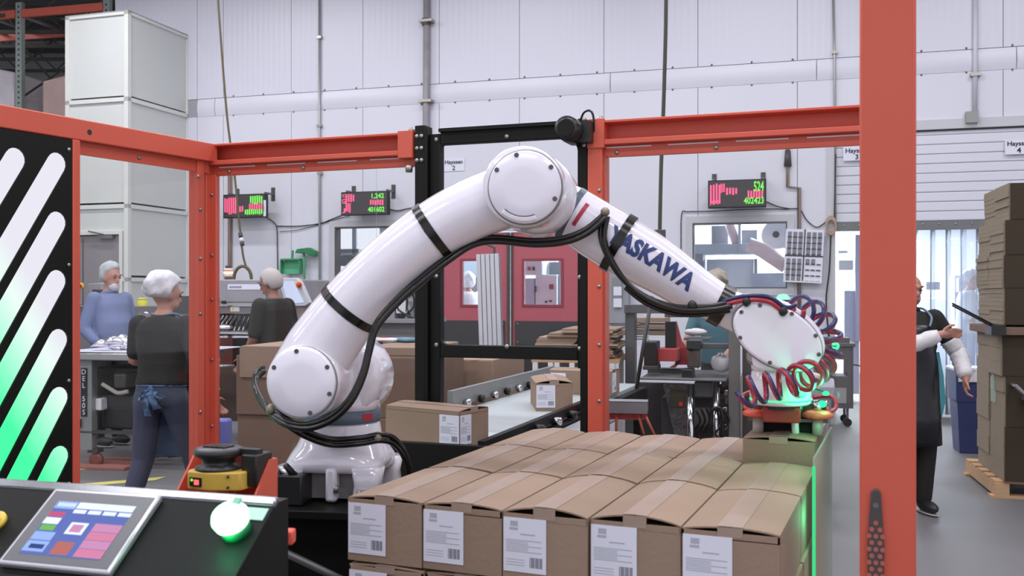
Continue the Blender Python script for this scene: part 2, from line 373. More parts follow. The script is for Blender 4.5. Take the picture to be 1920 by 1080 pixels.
for zz in levels[1:]:
    for a, c in ([(-bw, 0)] if zz > DO[3] else [(-bw, DO[0]), (DO[1], 0)]): bpart('front_rail', M_BFR, (a, c, 0, .07, zz - .06, zz))
    bpart('side_rail', M_BFR, (-.07, 0, .07, bd, zz - .06, zz))
for q in ((-bw, -bw + .07, 0, .07, 0, bh), (-.07, 0, 0, .07, 0, bh), (-.07, 0, bd - .07, bd, 0, bh), (-bw - .06, -bw - .03, .1, .13, 0, bh - .3)): bpart('corner_post', M_BFR, q)
bpart('rear_panel', M_BOOTH, (-bw, -.06, bd - .06, bd - .03, 0, bh)); bpart('left_panel', M_BOOTH, (-bw, -bw + .03, .07, bd - .07, 0, bh)); bpart('roof_panel', M_BOOTH, (-bw, 0, .0, bd, bh - .02, bh))
bpart('door_jamb', M_BFR, (DO[0] - .05, DO[0], -.012, .03, 0, DO[3] + .05), (DO[1], DO[1] + .05, -.012, .03, 0, DO[3] + .05), (DO[0], DO[1], -.012, .03, DO[3], DO[3] + .05))
dr = bpart('door', mat('taupe_booth_door', (142, 136, 140), .5), (DO[0] + .01, DO[1] - .01, .04, .08, .02, DO[3] - .01))
MB().box(DO[1] - .36, DO[1] - .1, -.03, .04, DO[3] - .06, DO[3] - .01).build('door_closer', STEELD, dr)
MB().cyl((DO[1] - .25, -.04, DO[3] + .0), (DO[1] - .5, -.05, DO[3] + .05), .01).build('closer_arm', STEELD, dr)
MB().box(DO[0] + .12, DO[0] + .13, .03, .04, .05, DO[3] - .05).build('seam_strip', M_GAS, dr)
# ================================================================== PALLET RACK far left
RK = frame(P(38, 550, 16.2) * Vector((1, 1, 0)) if False else Vector((P(38, 550, 16.2).x, 16.2, 0)), 14)
rack = thing('pallet_rack', 'grey and orange pallet rack holding wrapped loads behind the booth', 'rack', RK)
M_UPR = mat('grey_green_upright', (150, 160, 156), .5, .2)
def upright(x, y):
    u = MB().box(x - .06, x + .06, y - .04, y + .04, 0, 6.46).build('upright', M_UPR, rack)
    h = MB()
    for i in range(34): h.box(x - .012, x + .012, y - .047, y - .04, 3.4 + i * .09, 3.43 + i * .09)
    h.build('slot_holes', INK, u)['kind'] = 'stuff'
for x in (0, 1.7, -2.9): upright(x, 0)
for x in (0.12, 1.7): upright(x, 1.2)
M_RB = mat('orange_rack_beam', (206, 96, 78), .5)
for z in (6.2, 3.2):
    MB().box(-2.84, -.06, -.06, 0, z, z + .13).build('beam', M_RB, rack); MB().box(.06, 1.64, -.06, 0, z, z + .13).build('beam', M_RB, rack)
    MB().box(-2.84, 1.64, 1.14, 1.2, z, z + .13).build('beam', M_RB, rack)
    if z > 4:
        for i in range(7): MB().box(-2.6 + i * .6, -2.5 + i * .6, 0, 1.14, z + .1, z + .13).build('deck_bar', STEEL, rack)
for i in range(4): MB().cyl((.05, .04, 3.3 + i * .8), (.08, 1.16, 4.1 + i * .8 - (1.5 if i % 2 else 0)), .02, seg=6).build('brace', DGREY, rack)
M_WRAP = mat('cloudy_stretch_wrap', (204, 198, 204), .25, 0, .12, 3, .5, 9)
for i, (x0, x1, zt, lab) in enumerate(((-1.5, -.16, 5.5, 'white stretch-wrapped pallet load on the rack beside the upright'), (.3, 1.5, 5.22, 'pinkish wrapped pallet load with sloping film on the rack'))):
    t = thing('wrapped_load', lab, 'load', RK @ Matrix.Translation((0, 0, 3.33)), 'wrapped loads on the rack'); hh = zt - 3.33
    MB().box(x0, x1, .05, 1.1, 0, .13).build('pallet', mat('pale_wood', (196, 160, 124), .8, 0, .12, 6), t)
    MB().prism([(x0 + .05, .13), (x1 - .05, .13), (x1 - .04, hh * .92), (x0 + .5, hh), (x0 + .06, hh * .96)], .08, 1.06).build('film_wrap', M_WRAP if i == 0 else mat('pink_film_wrap', (196, 168, 162), .3, 0, .15, 3, .5, 9), t, bevel=.04)

# ================================================================== SAFETY CAGE
A0 = Vector((-1.496, 4.809, 0)); RF = frame(A0, 19.2)         # rear fence line: x to the right, y away
def R_(px, py, off=0.0): return onframe(RF, px, py, off)
def Rx(px, off=0.0): return onframe(RF, px, HY, off)[0]
TOPZ = 2.30
M_PANE = clear('clear_polycarbonate', (.97, .975, .97), .03)
# rear fence, left bay
rl = thing('safety_fence', 'orange steel fence bay with clear sheet left of the black window guard', 'fence', RF)
def fpost(t, x0, x1, y0=-.05, y1=.05, z1=TOPZ, m=ORANGE, n='post'): return MB().box(x0, x1, y0, y1, 0, z1).build(n, m, t, bevel=.004)
def fbeam(t, x0, x1, endL=False, endR=False):
    b = MB().box(x0, x1, .03, .05, TOPZ - .105, TOPZ).box(x0, x1, -.05, .03, TOPZ - .012, TOPZ).box(x0, x1, -.05, .03, TOPZ - .105, TOPZ - .082)
    o = b.build('channel_beam', ORANGE, t, bevel=.003)
    p = MB().box(x0, x1, -.012, .0, TOPZ - .155, TOPZ - .105).build('lower_plate', ORANGE, t, bevel=.002)
    n = int((x1 - x0) / .28); st = MB()
    for i in range(n): st.box(x0 + .06 + i * .28, x0 + .27 + i * .28, -.014, -.012, TOPZ - .116, TOPZ - .111)
    st.build('bright_slot', PAPER, p)
    for e, x in ((endL, x0), (endR, x1)):
        if e: MB().box(x - (.075 if x == x1 else 0), x + (0 if x == x1 else .075), -.058, .055, TOPZ - .12, TOPZ + .006).build('end_plate', ORANGE, t, bevel=.003)
    bolts(t, [(x0 + .12 + i * .42, -.012, TOPZ - .135) for i in range(int((x1 - x0 - .1) / .42))], (0, -1, 0), .011, BOLT)
xL = Rx(783); xC0, xC1 = Rx(368), Rx(401)
fbeam(rl, xC1 - .02, xL, endR=True)
MB().box(Rx(400), Rx(412), -.03, -.02, 0, TOPZ - .15).build('flange', ORANGE, rl, bevel=.002)
MB().box(Rx(412), Rx(706), -.004, .002, .35, TOPZ - .15).box(Rx(706), xL, -.004, .002, 1.07, TOPZ - .15).build('clear_sheet', M_PANE, rl)
MB().box(Rx(401), Rx(700), -.03, .03, .3, .36).build('bottom_rail', ORANGE, rl)
bolts(rl, [(Rx(405), -.03, z) for z in (2.05, 1.75, 1.53, 1.23, .9, .6)], (0, -1, 0), .009, BOLT)
bolts(rl, [(xL - .02, -.05, TOPZ - .155)], (0, 0, -1), .02, BOLT, h=.03); bolts(rl, [(xL - .03, 0, TOPZ + .006)], (0, 0, 1), .02, BOLT, h=.02)
# corner post (shared by both bays)
cp = thing('corner_post', 'orange square corner post where the two fence sides meet', 'post', RF)
MB().box(xC0 - .0, xC1, -.06, .05, 0, TOPZ + .002).build('tube', ORANGE, cp, bevel=.004); MB().box(xC0 - .03, xC1 + .03, -.08, .07, 0, .012).build('foot_plate', ORANGE, cp)
bolts(cp, [(xC1, -.01, z) for z in (2.2, 1.6, 1.0)], (1, 0, 0), .01, BOLT)
# black window guard
wg = thing('window_guard', 'black framed clear window guard over the conveyor opening', 'guard', RF)
def rz(px, py): return R_(px, py)[1]
gx0, gx1, gx2, gx3 = Rx(786), Rx(806), Rx(830), Rx(1086); gx4 = Rx(1101)
gt = rz(800, 246)
MB().box(gx0, gx1, -.05, .03, 1.0, gt + .02).build('post', BLACK, wg, bevel=.004)
MB().box(gx1, gx1 + .012, -.055, -.0, 1.0, gt).build('hinge_flange', BLACK, wg)
for q in ((gx1 + .012, gx2, 1.0, gt - .02), (gx3, gx4, rz(1092, 690), gt + .01), (gx2, gx3, rz(950, 266), gt - .01), (gx2, gx3, rz(950, 672), rz(950, 648))): MB().box(q[0], q[1], -.03, .02, q[2], q[3]).build('frame_bar', BLACK, wg, bevel=.004)
MB().box(gx2, gx3, -.05, .04, gt - .015, gt).build('top_channel', BLACK, wg); MB().box(gx4 - .02, gx4 + .012, -.045, .045, 0, gt).build('post', BLACK, wg, bevel=.003)
for (cx_, cz_, sx, sz) in ((gx2, rz(840, 270), 1, -1), (gx2, rz(840, 645), 1, 1), (gx3, rz(1080, 270), -1, -1), (gx3, rz(1080, 645), -1, 1)):
    r = .03; pl = [(cx_, cz_)] + [(cx_ + sx * r * (1 - math.sin(t)), cz_ + sz * r * (1 - math.cos(t))) for t in [math.pi / 2 * k / 5 for k in range(6)]]
    MB().prism(pl, -.028, .0).build('corner_fillet', BLACK, wg)
MB().box(gx2 - .02, gx3 + .02, -.006, .0, rz(950, 650), gt - .05).build('clear_sheet', M_PANE, wg)
bolts(wg, [(gx1 + .045, -.03, z) for z in (rz(820, 264), rz(820, 518), rz(820, 646))] + [(Rx(1091), -.03, rz(1091, y)) for y in (520, 653)] + [((gx2 + gx3) / 2, -.03, z) for z in (rz(950, 258), rz(950, 649))], (0, -1, 0), .012, BOLT)
bolts(wg, [(gx0 + dx, -.05, gt - .03 - i * .055) for i in range(3) for dx in (.012, .035)], (0, -1, 0), .011, BOLT)
# rear fence, right bay
rr = thing('safety_fence', 'orange steel fence bay with clear sheet right of the black window guard', 'fence', RF)
q0, q1 = Rx(1101), Rx(1134); xe = Rx(1652)
fpost(rr, q0 + .014, q1); MB().box(q1 - .004, q1 + .008, -.02, .05, 0, TOPZ - .15).build('flange', ORANGE, rr)
fbeam(rr, q0 + .014, xe, endL=True)
MB().box(q1, xe, -.004, .002, .35, TOPZ - .15).build('clear_sheet', M_PANE, rr); MB().box(q1, xe, -.03, .03, .3, .36).build('bottom_rail', ORANGE, rr)
fpost(rr, xe - .02, xe + .08)
bolts(rr, [(q1 - .012, -.05, z) for z in (2.0, 1.59, 1.34, 1.1, .8)], (0, -1, 0), .009, BOLT)
bolts(rr, [(q0 + .05, -.02, TOPZ - .155)], (0, 0, -1), .022, BOLT, h=.03); bolts(rr, [(q0 + .06, 0, TOPZ + .006)], (0, 0, 1), .02, BOLT, h=.018)
bolts(rr, [(q0 + .0, -.05, gt - .0 - i * .055) for i in range(3)], (0, -1, 0), .011, BOLT)
# black cylindrical scanner lamp on top of the guard
cxk, czk = R_(1072, 246, -.1)
dv = thing('camera_housing', 'black cylindrical camera housing with looped cable on the guard corner', 'camera', RF @ Matrix.Translation((cxk, -.1, czk)))
MB().lathe([(.03, -.09), (.052, -.085), (.055, 0), (.055, .05), (.045, .085), (.02, .09)], axis='Y', seg=20).build('housing', mat('black_satin_case', (44, 42, 42), .3, .2), dv, smooth=True)
MB().lathe([(.03, -.097), (.036, -.097), (.036, -.088), (.03, -.088)], axis='Y', seg=18).build('lens_ring', BLACK, dv)
MB().box(.03, .085, -.01, .07, -.05, .04).build('bracket', BLACKP, dv)
MB().tube(smooth_path([(.02, .06, .05), (.04, .05, .085), (.07, .04, .09), (.085, .04, .06), (.09, .05, -.04)]), .005, 6).build('cable', RUBBER, dv, smooth=True)
# left fence: from the corner towards the camera, with slotted light panel
Dp = Vector((-2.03, 3.806, 0)); LFa = math.degrees(math.atan2(-(A0.y - Dp.y), A0.x - Dp.x))
LF = frame(Dp, LFa)                                            # x runs from the near left to the corner, -y looks at the camera side
def L_(px, py, off=0.0): return onframe(LF, px, py, off)
lenL = (A0 - Dp).length; lf = thing('safety_fence', 'orange steel fence side carrying a clear sheet and the slotted light panel', 'fence', LF)
zb0 = L_(0, 243)[1]
MB().box(-.45, lenL - .02, -.05, .05, zb0, TOPZ).build('tube_beam', ORANGE, lf, bevel=.005)
hx, hz = L_(168, 248, -.05); MB().cyl((hx, -.0506, hz), (hx, -.05, hz), .012, seg=16).build('hole', INK, lf)
MB().box(-.54, -.45, -.05, .05, 0, TOPZ).build('end_post', ORANGE, lf, bevel=.004)
fx0, fx1 = L_(122, 550)[0], L_(136, 550)[0]
MB().box(fx0 + .002, lenL - .05, -.02, -.008, zb0 - .055, zb0).build('lower_plate', ORANGE, lf)
MB().box(fx0, fx1, -.05, .03, 0, zb0).build('divider_flange', ORANGE, lf, bevel=.003)
cx1 = L_(366, 550)[0]; MB().box(cx1 - .012, cx1 + .03, -.03, .02, 0, zb0).build('corner_flange', ORANGE, lf, bevel=.002)
MB().box(fx1, cx1, -.004, .002, .35, zb0).build('clear_sheet', M_PANE, lf)
MB().box(fx1, cx1, -.03, .03, .3, .36).build('bottom_rail', ORANGE, lf)
bolts(lf, [(L_(255, 295)[0], -.02, zb0 - .03), (cx1 - .01, -.03, 2.13)] + [(cx1 + .003, -.03, z) for z in (1.97, 1.73, 1.46, .98)], (0, -1, 0), .01, BOLT)
# slotted panel: plate with capsule holes, lit diffusers behind
def curve_plate(name, outer, holes, thick, m, parent, M):
    c = bpy.data.curves.new(name, 'CURVE'); c.dimensions = '2D'; c.fill_mode = 'BOTH'; c.extrude = thick / 2
    for poly in [outer] + holes:
        sp = c.splines.new('POLY'); sp.points.add(len(poly) - 1); sp.use_cyclic_u = True
        for i, p in enumerate(poly): sp.points[i].co = (p[0], p[1], 0, 1)
    o = bpy.data.objects.new(name, c); COL.objects.link(o); dg = bpy.context.evaluated_depsgraph_get(); me = bpy.data.meshes.new_from_object(o.evaluated_get(dg)); bpy.data.objects.remove(o)
    me.transform(M); me.materials.clear(); me.materials.append(m); o = bpy.data.objects.new(name, me); COL.objects.link(o); o.parent = parent; return o
def capsule_poly(p, q, r, n=8):
    p = Vector(p); q = Vector(q); d = (q - p).normalized(); a0 = math.atan2(d.y, d.x); out = []
    for k in range(n + 1): t = a0 - math.pi / 2 + math.pi * k / n; out.append((q.x + r * math.cos(t), q.y + r * math.sin(t)))
    for k in range(n + 1): t = a0 + math.pi / 2 + math.pi * k / n; out.append((p.x + r * math.cos(t), p.y + r * math.sin(t)))
    return out
pz1 = zb0 - .004; px0, px1_ = -.43, fx0 - .004
ends = [L_(x, y) for x, y in ((14, 300), (92, 308), (92, 418), (92, 527), (95, 637), (96, 745), (97, 855), (99, 962))]
sl0 = L_(0, 465); sdir = (Vector(ends[1]) - Vector(sl0)).normalized(); rad = .046
holes = []; slots = []
for i, e in enumerate(ends):
    e = Vector(e)
    t = (e.x - (px0 + .07)) / sdir.x; q = e - sdir * min(t, 1.2)
    holes.append(capsule_poly(q, e, rad)); slots.append((q, e))
RX90 = Matrix.Rotation(math.radians(90), 4, 'X')
lpn = thing('illuminated_sign', 'black panel with diagonal glowing green and white slots', 'light panel', LF @ Matrix.Translation((0, -.045, 0)))
curve_plate('slotted_plate', [(px0, .2), (px1_, .2), (px1_, pz1), (px0, pz1)], holes, .008, BLACK, lpn, RX90)
def slot_mat():
    m = bpy.data.materials.new('backlit_diffuser'); m.use_nodes = True; nt = m.node_tree; nt.nodes.clear(); N = nt.nodes.new; L = nt.links.new
    o = N('ShaderNodeOutputMaterial'); e = N('ShaderNodeEmission'); tc = N('ShaderNodeTexCoord'); sx = N('ShaderNodeSeparateXYZ'); L(tc.outputs['Object'], sx.inputs[0])
    a = N('ShaderNodeMath'); a.operation = 'MULTIPLY'; a.inputs[1].default_value = -2.3; L(sx.outputs[0], a.inputs[0])
    b = N('ShaderNodeMath'); b.operation = 'MULTIPLY_ADD'; b.inputs[1].default_value = -1.366; b.inputs[2].default_value = 2.46; L(sx.outputs[2], b.inputs[0])
    s = N('ShaderNodeMath'); s.operation = 'ADD'; L(a.outputs[0], s.inputs[0]); L(b.outputs[0], s.inputs[1])
    r = N('ShaderNodeValToRGB'); L(s.outputs[0], r.inputs[0]); r.color_ramp.elements[0].position = .0; r.color_ramp.elements[0].color = lin((205, 204, 214)) + (1,)
    r.color_ramp.elements[1].position = 1; r.color_ramp.elements[1].color = lin((66, 246, 150)) + (1,)
    for p, c in ((.28, (208, 224, 218)), (.5, (176, 232, 204)), (.75, (128, 242, 180))): el = r.color_ramp.elements.new(p); el.color = lin(c) + (1,)
    e.inputs[1].default_value = 1.1; L(r.outputs[0], e.inputs[0]); L(e.outputs[0], o.inputs[0]); return m
SM = slot_mat()
for (q, e) in slots:
    pl = capsule_poly(q, e, rad + .004); MB().prism([(p[0], p[1]) for p in pl], .006, .012).build('light_slot', SM, lpn)
MB().box(px0, px1_, .013, .03, .2, pz1).build('rear_housing', BLACK, lpn)
bolts(lpn, [(L_(114, y)[0], -.004, L_(114, y)[1]) for y in (282, 497, 713, 905)], (0, -1, 0), .009, BOLT)
# near post with rubber grip
NP = frame(Vector((.727, 1.86, 0)), 20.5)
npst = thing('front_post', 'thick orange square post at the open front of the cell', 'post', NP)
MB().box(-.05, .05, -.05, .05, 0, 2.6).build('tube', ORANGE, npst, bevel=.004); MB().box(-.08, .08, -.08, .08, 0, .012).build('foot_plate', ORANGE, npst)
h0 = onframe(NP, 1640, 916, -.05); h1 = onframe(NP, 1638, 1090, -.05)
gr = thing('grip_strap', 'grey rubber strap with hexagon grip pattern hanging on the orange post', 'strap', NP @ Matrix.Translation((h0[0] + .002, -.05, h1[1] - .05)))
HH = h0[1] - h1[1] + .05
MB().prism([(-.013, 0), (.013, 0), (.015, HH * .5), (.012, HH * .75), (.009, HH - .008), (.004, HH), (-.004, HH), (-.009, HH - .008), (-.012, HH * .75), (-.015, HH * .5)], -.008, 0).build('strap', mat('charcoal_rubber', (74, 66, 66), .5), gr, bevel=.002)
gm = mat('orange_grip_dots', (176, 96, 84), .5)
dm = None
for i in range(11):
    for j in ((-.0085, .0085) if i % 2 else (-.0, .014, -.014)):
        z_ = HH * .72 - i * .0125
        if z_ < .03 or abs(j) > .012 and z_ > HH * .7: continue
        if dm is None: o = MB().cyl((0, -.0095, 0), (0, -.008, 0), .0048, seg=6).build('grip_dot', gm, gr); dm = o.data
        else: o = bpy.data.objects.new('grip_dot', dm); COL.objects.link(o); o.parent = gr
        o.location = (j * .85, 0, z_)
MB().cyl((0, -.0095, HH - .03), (0, -.008, HH - .03), .0055, seg=12).build('rivet', STEELD, gr)
# ================================================================== CARTONS
BW, BL, BH = .2006, .408, .152
def make_carton(label, name='carton', flap=.009, prints=True):
    t = thing(name, label, 'box')
    b = MB().box(-BW / 2, BW / 2, -BL / 2, BL / 2, 0, BH - .016)
    for q_ in ((-BW / 2, BW / 2, -BL / 2, -BL / 2 + .004), (-BW / 2, BW / 2, BL / 2 - .004, BL / 2), (-BW / 2, -BW / 2 + .004, -BL / 2, BL / 2), (BW / 2 - .004, BW / 2, -BL / 2, BL / 2)): b.box(*q_, BH - .018, BH - .003)
    b.build('carton_body', CARD, t)
    zf_ = lambda x: BH - .003 + flap * math.cos(math.pi * x / BW) ** .8 if abs(x) < BW / 2 - 1e-4 else BH - .003
    for s in (-1, 1):
        n = 7; top = []; bot = []
        for i in range(n + 1):
            x = s * (BW / 2 * (1 - i / n) + .0012 * i / n); z_ = zf_(x) + (0 if s > 0 else -.001); top.append((x, z_ + .0035)); bot.append((x, z_))
        MB().prism(top + bot[::-1], -BL / 2 + .002, BL / 2 - .002).build('flap', CARD, t, smooth='a')
    tp_ = [(x, zf_(x) + .0036) for x in (-.026, -.013, 0, .013, .026)]
    MB().prism(tp_ + [(x, z_ + .0008) for x, z_ in tp_[::-1]], -BL / 2 + .001, BL / 2 - .001).box(-.026, .026, -BL / 2 - .0012, -BL / 2 - .0002, BH - .012, BH + flap * .9).build('packing_tape', TAPE, t)
    if prints: add_label(t, -BL / 2 - .0015)
    return t
M_PRINT = mat('grey_label_print', (176, 178, 190), .6, 0, 0); M_BAR = mat('barcode_print', (112, 114, 126), .6, 0, .4, 60, stretch=(1, .01, .01))
def add_label(t, y, x0=-.098, T=None, w=.103, h=.122, z0=.018):
    l = MB().box(x0, x0 + w, y - .0006, y, z0, z0 + h, T).build('shipping_label', PAPER, t)
    p = MB(); yy = y - .0009
    def r(a, c, d, e): p.box(x0 + a * w, x0 + c * w, yy, yy + .0004, z0 + d * h, z0 + e * h, T)
    r(.16, .34, .84, .94); r(.14, .34, .77, .82)
    for i in range(7): r(.06, .58 if i % 3 else .9, .37 + i * .035, .388 + i * .035)
    for i in range(3): r(.06, .5, .12 + i * .05, .135 + i * .05)
    r(.4, .74, .69, .715)
    p.build('print', M_PRINT, l)
    bb = MB()
    for i in range(9): bb.box(x0 + (.62 + i * .033) * w, x0 + (.62 + i * .033 + (.024 if i % 3 else .015)) * w, yy, yy + .0004, z0 + .1 * h, z0 + .29 * h, T)
    bb.build('barcode', M_BAR, l)
PALANG = 22.3
PM = frame(Vector((-.401, 2.33, 0)), PALANG)         # pallet frame: front left corner, x along the front, y away
proto = make_carton('x'); proto2 = make_carton('x', flap=.015); proto3 = make_carton('x', flap=.004)
base_z = 1.066 - BH
rows = ('front row', 'middle row', 'back row')
ORD = ('first', 'second', 'third', 'fourth', 'fifth')
def place_carton(src, M, label, group=None):
    c = copy_tree(src); c.location = M.to_translation(); c.rotation_euler = M.to_euler(); c['label'] = label
    if group: c['group'] = group
    elif 'group' in c: del c['group']
    return c
GAP = .0036
for layer in range(6):
    for r in range(3):
        for k in range(5):
            if layer == 0 and r == 2 and k == 4: continue
            hid = layer >= 2
            if hid and 0 < k < 4 and r == 1: continue
            dx = random.uniform(-.0008, .0008); dy = random.uniform(-.004, .004) + (.012 if (layer == 0 and k == 3) else 0) - (.01 if layer == 1 and k == 0 else 0); dz = 0
            ang = random.uniform(-.004, .004)
            M = PM @ Matrix.Translation(((k + .5) * (BW + GAP) + dx + (.006 if layer == 1 else 0), (r + .5) * (BL + .011) + dy, base_z - layer * (BH + .0085) + dz)) @ Matrix.Rotation(ang, 4, 'Z')
            if layer == 0: lab, g = 'taped carton in the %s of the top layer, %s from the robot side' % (rows[r], ORD[k]), 'cartons on the pallet'
            elif layer == 1: lab, g = 'taped carton in the %s of the second layer down, %s from the robot side' % (rows[r], ORD[k]), 'cartons on the pallet'
            else: lab, g = 'taped cardboard carton low in the pallet stack', 'cartons low in the pallet stack'
            place_carton(proto3 if layer else proto2 if (k in (2, 3) and r < 2) else proto, M, lab, g)
pbz = base_z - 5 * (BH + .0085)
pal = thing('wood_pallet', 'wooden pallet under the stack of taped cartons', 'pallet', PM); M_WOOD = mat('pale_pallet_wood', (190, 154, 118), .8, 0, .14, 5, .1, 40, stretch=(1, 8, 8))
for i in range(7): MB().box(.0 + i * .152, .095 + i * .152, -.01, 1.24, pbz - .018, pbz - .001).build('deck_board', M_WOOD, pal)
for yy in (0, .57, 1.14): MB().box(0, 1.005, yy, yy + .09, .0, pbz - .018).build('stringer', M_WOOD, pal)
# held carton under the gripper
HELD = PM @ Matrix.Translation((4.5 * (BW + GAP) - .003, 2.5 * (BL + .011), base_z + .073))
held = place_carton(proto, HELD, 'cardboard carton hanging under the suction gripper at the stack corner')
for c_ in [c for c in held.children if c.name.startswith('shipping_label')]:
    for d_ in list(c_.children): bpy.data.objects.remove(d_)
    bpy.data.objects.remove(c_)

# ================================================================== CONVEYOR
BELT = .92
CM = frame(Vector((0, 0, 0)), 19.5)
def C_(px, py, h): return CM.inverted() @ PG(px, py, h)      # local x (across), y (along) of a point at height h
xl = C_(900, 755, BELT).x; xr = C_(922, 820, .97).x; ya = 3.60; yb = 6.7
conv = thing('belt_conveyor', 'flat belt conveyor with side rails running out under the window guard', 'conveyor', CM)
M_BELT = mat('pale_grey_belt', (176, 184, 186), .4, 0, .04, 2)
MB().box(xl + .03, xr - .03, ya + .02, yb, BELT - .03, BELT).build('belt', M_BELT, conv)
MB().box(xl - .02, xl + .01, 4.8, yb, BELT + .02, BELT + .11).build('guide_rail', mat('grey_guide_rail', (138, 140, 140), .4, .3), conv)
MB().box(xl - .03, xl + .02, ya, yb, BELT - .14, BELT - .02).build('side_frame', BLACK, conv); MB().box(xr - .02, xr + .03, ya, yb, BELT - .14, BELT - .02).build('side_frame', BLACK, conv)
MB().box(xr - .03, xr, ya, 5.2, BELT + .0, BELT + .045).build('guide_rail', BLACK, conv)
MB().box(xl - .03, xr + .03, ya - .03, ya + .0, BELT - .12, BELT + .03).build('end_stop', BLACK, conv, bevel=.004)
MB().box(xl - .1, xr - .1, ya - .14, ya - .03, BELT - .24, BELT - .14).build('drive_cover', mat('black_drive_cover', (48, 47, 50), .35), conv, bevel=.006)
for i in range(9):
    yy = 4.75 + i * .22; MB().cyl((xl + .015, yy, BELT + .03), (xl + .045, yy, BELT + .03), .022, seg=8).build('bracket_knob', CHROME if i % 2 else BLACKP, conv, smooth=True)
for i in range(4):
    yy = 4.25 + i * .28; MB().cyl((xr - .005, yy, BELT + .01), (xr + .045, yy, BELT + .01), .02, seg=8).build('bracket_knob', CHROME if i % 2 else BLACKP, conv, smooth=True)
for xx in (xl, xr):
    for yy in (ya + .15, 5.4, 6.5): MB().box(xx - .025, xx + .025, yy, yy + .05, 0, BELT - .14).build('leg', BLACK, conv)
MB().box(xr + .04, xr + .16, 4.3, 5.6, BELT - .06, BELT - .03).build('side_tray', mat('pale_side_tray', (186, 188, 194), .35, .2), conv)
o0 = C_(1083, 775, .95); MB().box(o0.x - .05, o0.x + .04, 5.0, 5.09, BELT - .02, BELT + .1).build('orange_stop', ORANGE_D, conv, bevel=.006)['label'] = 'orange plastic guide block'
# cartons riding on the belt
pA = P(865, 842, 3.95); pA.z = BELT + .001; aA = 35.0
MA = frame(pA, aA) @ Matrix.Translation((-BL / 2 - .01, BW / 2, 0)) @ Matrix.Rotation(math.radians(90), 4, 'Z')
cA = make_carton('cardboard carton with a corner-wrapped label at the pick end of the conveyor', prints=False)
cA.location = MA.to_translation() ; cA.rotation_euler = MA.to_euler()
for T, x0, w_ in ((Matrix.Rotation(math.radians(-90), 4, 'Z'), BL / 2 - .105, .104), (None, -BW / 2 + .003, .075)):
    if T is None: add_label(cA, -BL / 2 - .0015, x0, w=w_, z0=.012)
    else: add_label(cA, -BW / 2 - .0015, x0, T, w=w_, z0=.012)
pB = P(1048, 773, 5.2); MB_ = frame(Vector((pB.x - .035, 5.42, BELT + .001)), -3)
cB = place_carton(proto2, MB_, 'cardboard carton on the belt just beyond the window guard')
pC = P(1150, 740, 5.97); pC.z = BELT + .001; cC = place_carton(proto, frame(pC, 20) @ Matrix.Translation((-BL / 2 - .01, BW / 2, 0)) @ Matrix.Rotation(math.radians(90), 4, 'Z'), 'cardboard carton farthest back on the conveyor near the sealing machine')
add_label(cC, -BW / 2 - .0015, -BL / 2 + .01, Matrix.Rotation(math.radians(-90), 4, 'Z'), w=.1, z0=.012)
for o in (proto, proto2, proto3):
    for c in list(o.children_recursive): bpy.data.objects.remove(c)
    bpy.data.objects.remove(o)

# ================================================================== CONTROL CONSOLE with touch panel
K = P(520, 943, 1.75); K2 = P(0, 907, .382 * F / 357); U = (K - K2); U.z = 0; U.normalize()
el = math.radians(36.5); Hn = Vector((-U.y, U.x, 0)); V = Hn * math.cos(el) + Vector((0, 0, math.sin(el))); Nn = U.cross(V)
CMt = Matrix((U.to_4d(), V.to_4d(), Nn.to_4d(), Vector((K.x, K.y, K.z, 1)))).transposed(); CMt[3] = (0, 0, 0, 1)
def S_(px, py):
    Mi = CMt.inverted(); o = Mi @ Vector((0, 0, HC)); d = Mi.to_3x3() @ Vector(((px - CX) / F, 1, -(py - HY) / F)); t = -o.z / d.z; p = o + d * t; return p.x, p.y
cons = thing('control_console', 'black sloped control console with steel edge trim', 'console', Vector((K.x, K.y, 0)))
M_CONS = mat('black_console_panel', (20, 21, 20), .6, .0, .08, 3, spec=.2)
SLl = .5; Wc = 1.3
Gm = Matrix(((U.x, Hn.x, 0, K.x), (U.y, Hn.y, 0, K.y), (0, 0, 1, 0), (0, 0, 0, 1)))     # x along the console, y away, z up
zt = K.z; yf = -SLl * math.cos(el); zf = zt - SLl * math.sin(el)
b = MB(Gm); poly = [(0, zt - .004), (.0, .0), (.22, 0), (.22, zt - .004)]
rs = [[Vector((x, y, z)) for y, z in ((yf, zf - .002), (0, zt - .002), (.05, zt - .002), (.05, 0), (yf, 0))] for x in (-Wc, -.006)]
b.rings(rs).build('cabinet', BLACK, cons, world=True)
MB(CMt).box(-Wc, 0, -SLl, -.012, -.002, .004).build('sloped_panel', M_CONS, cons, world=True, bevel=.002)
MB(CMt).box(-Wc, .0, -.012, .012, -.006, .006).build('edge_trim', mat('bright_edge_trim', (120, 122, 126), .25, .9), cons, world=True, bevel=.005)
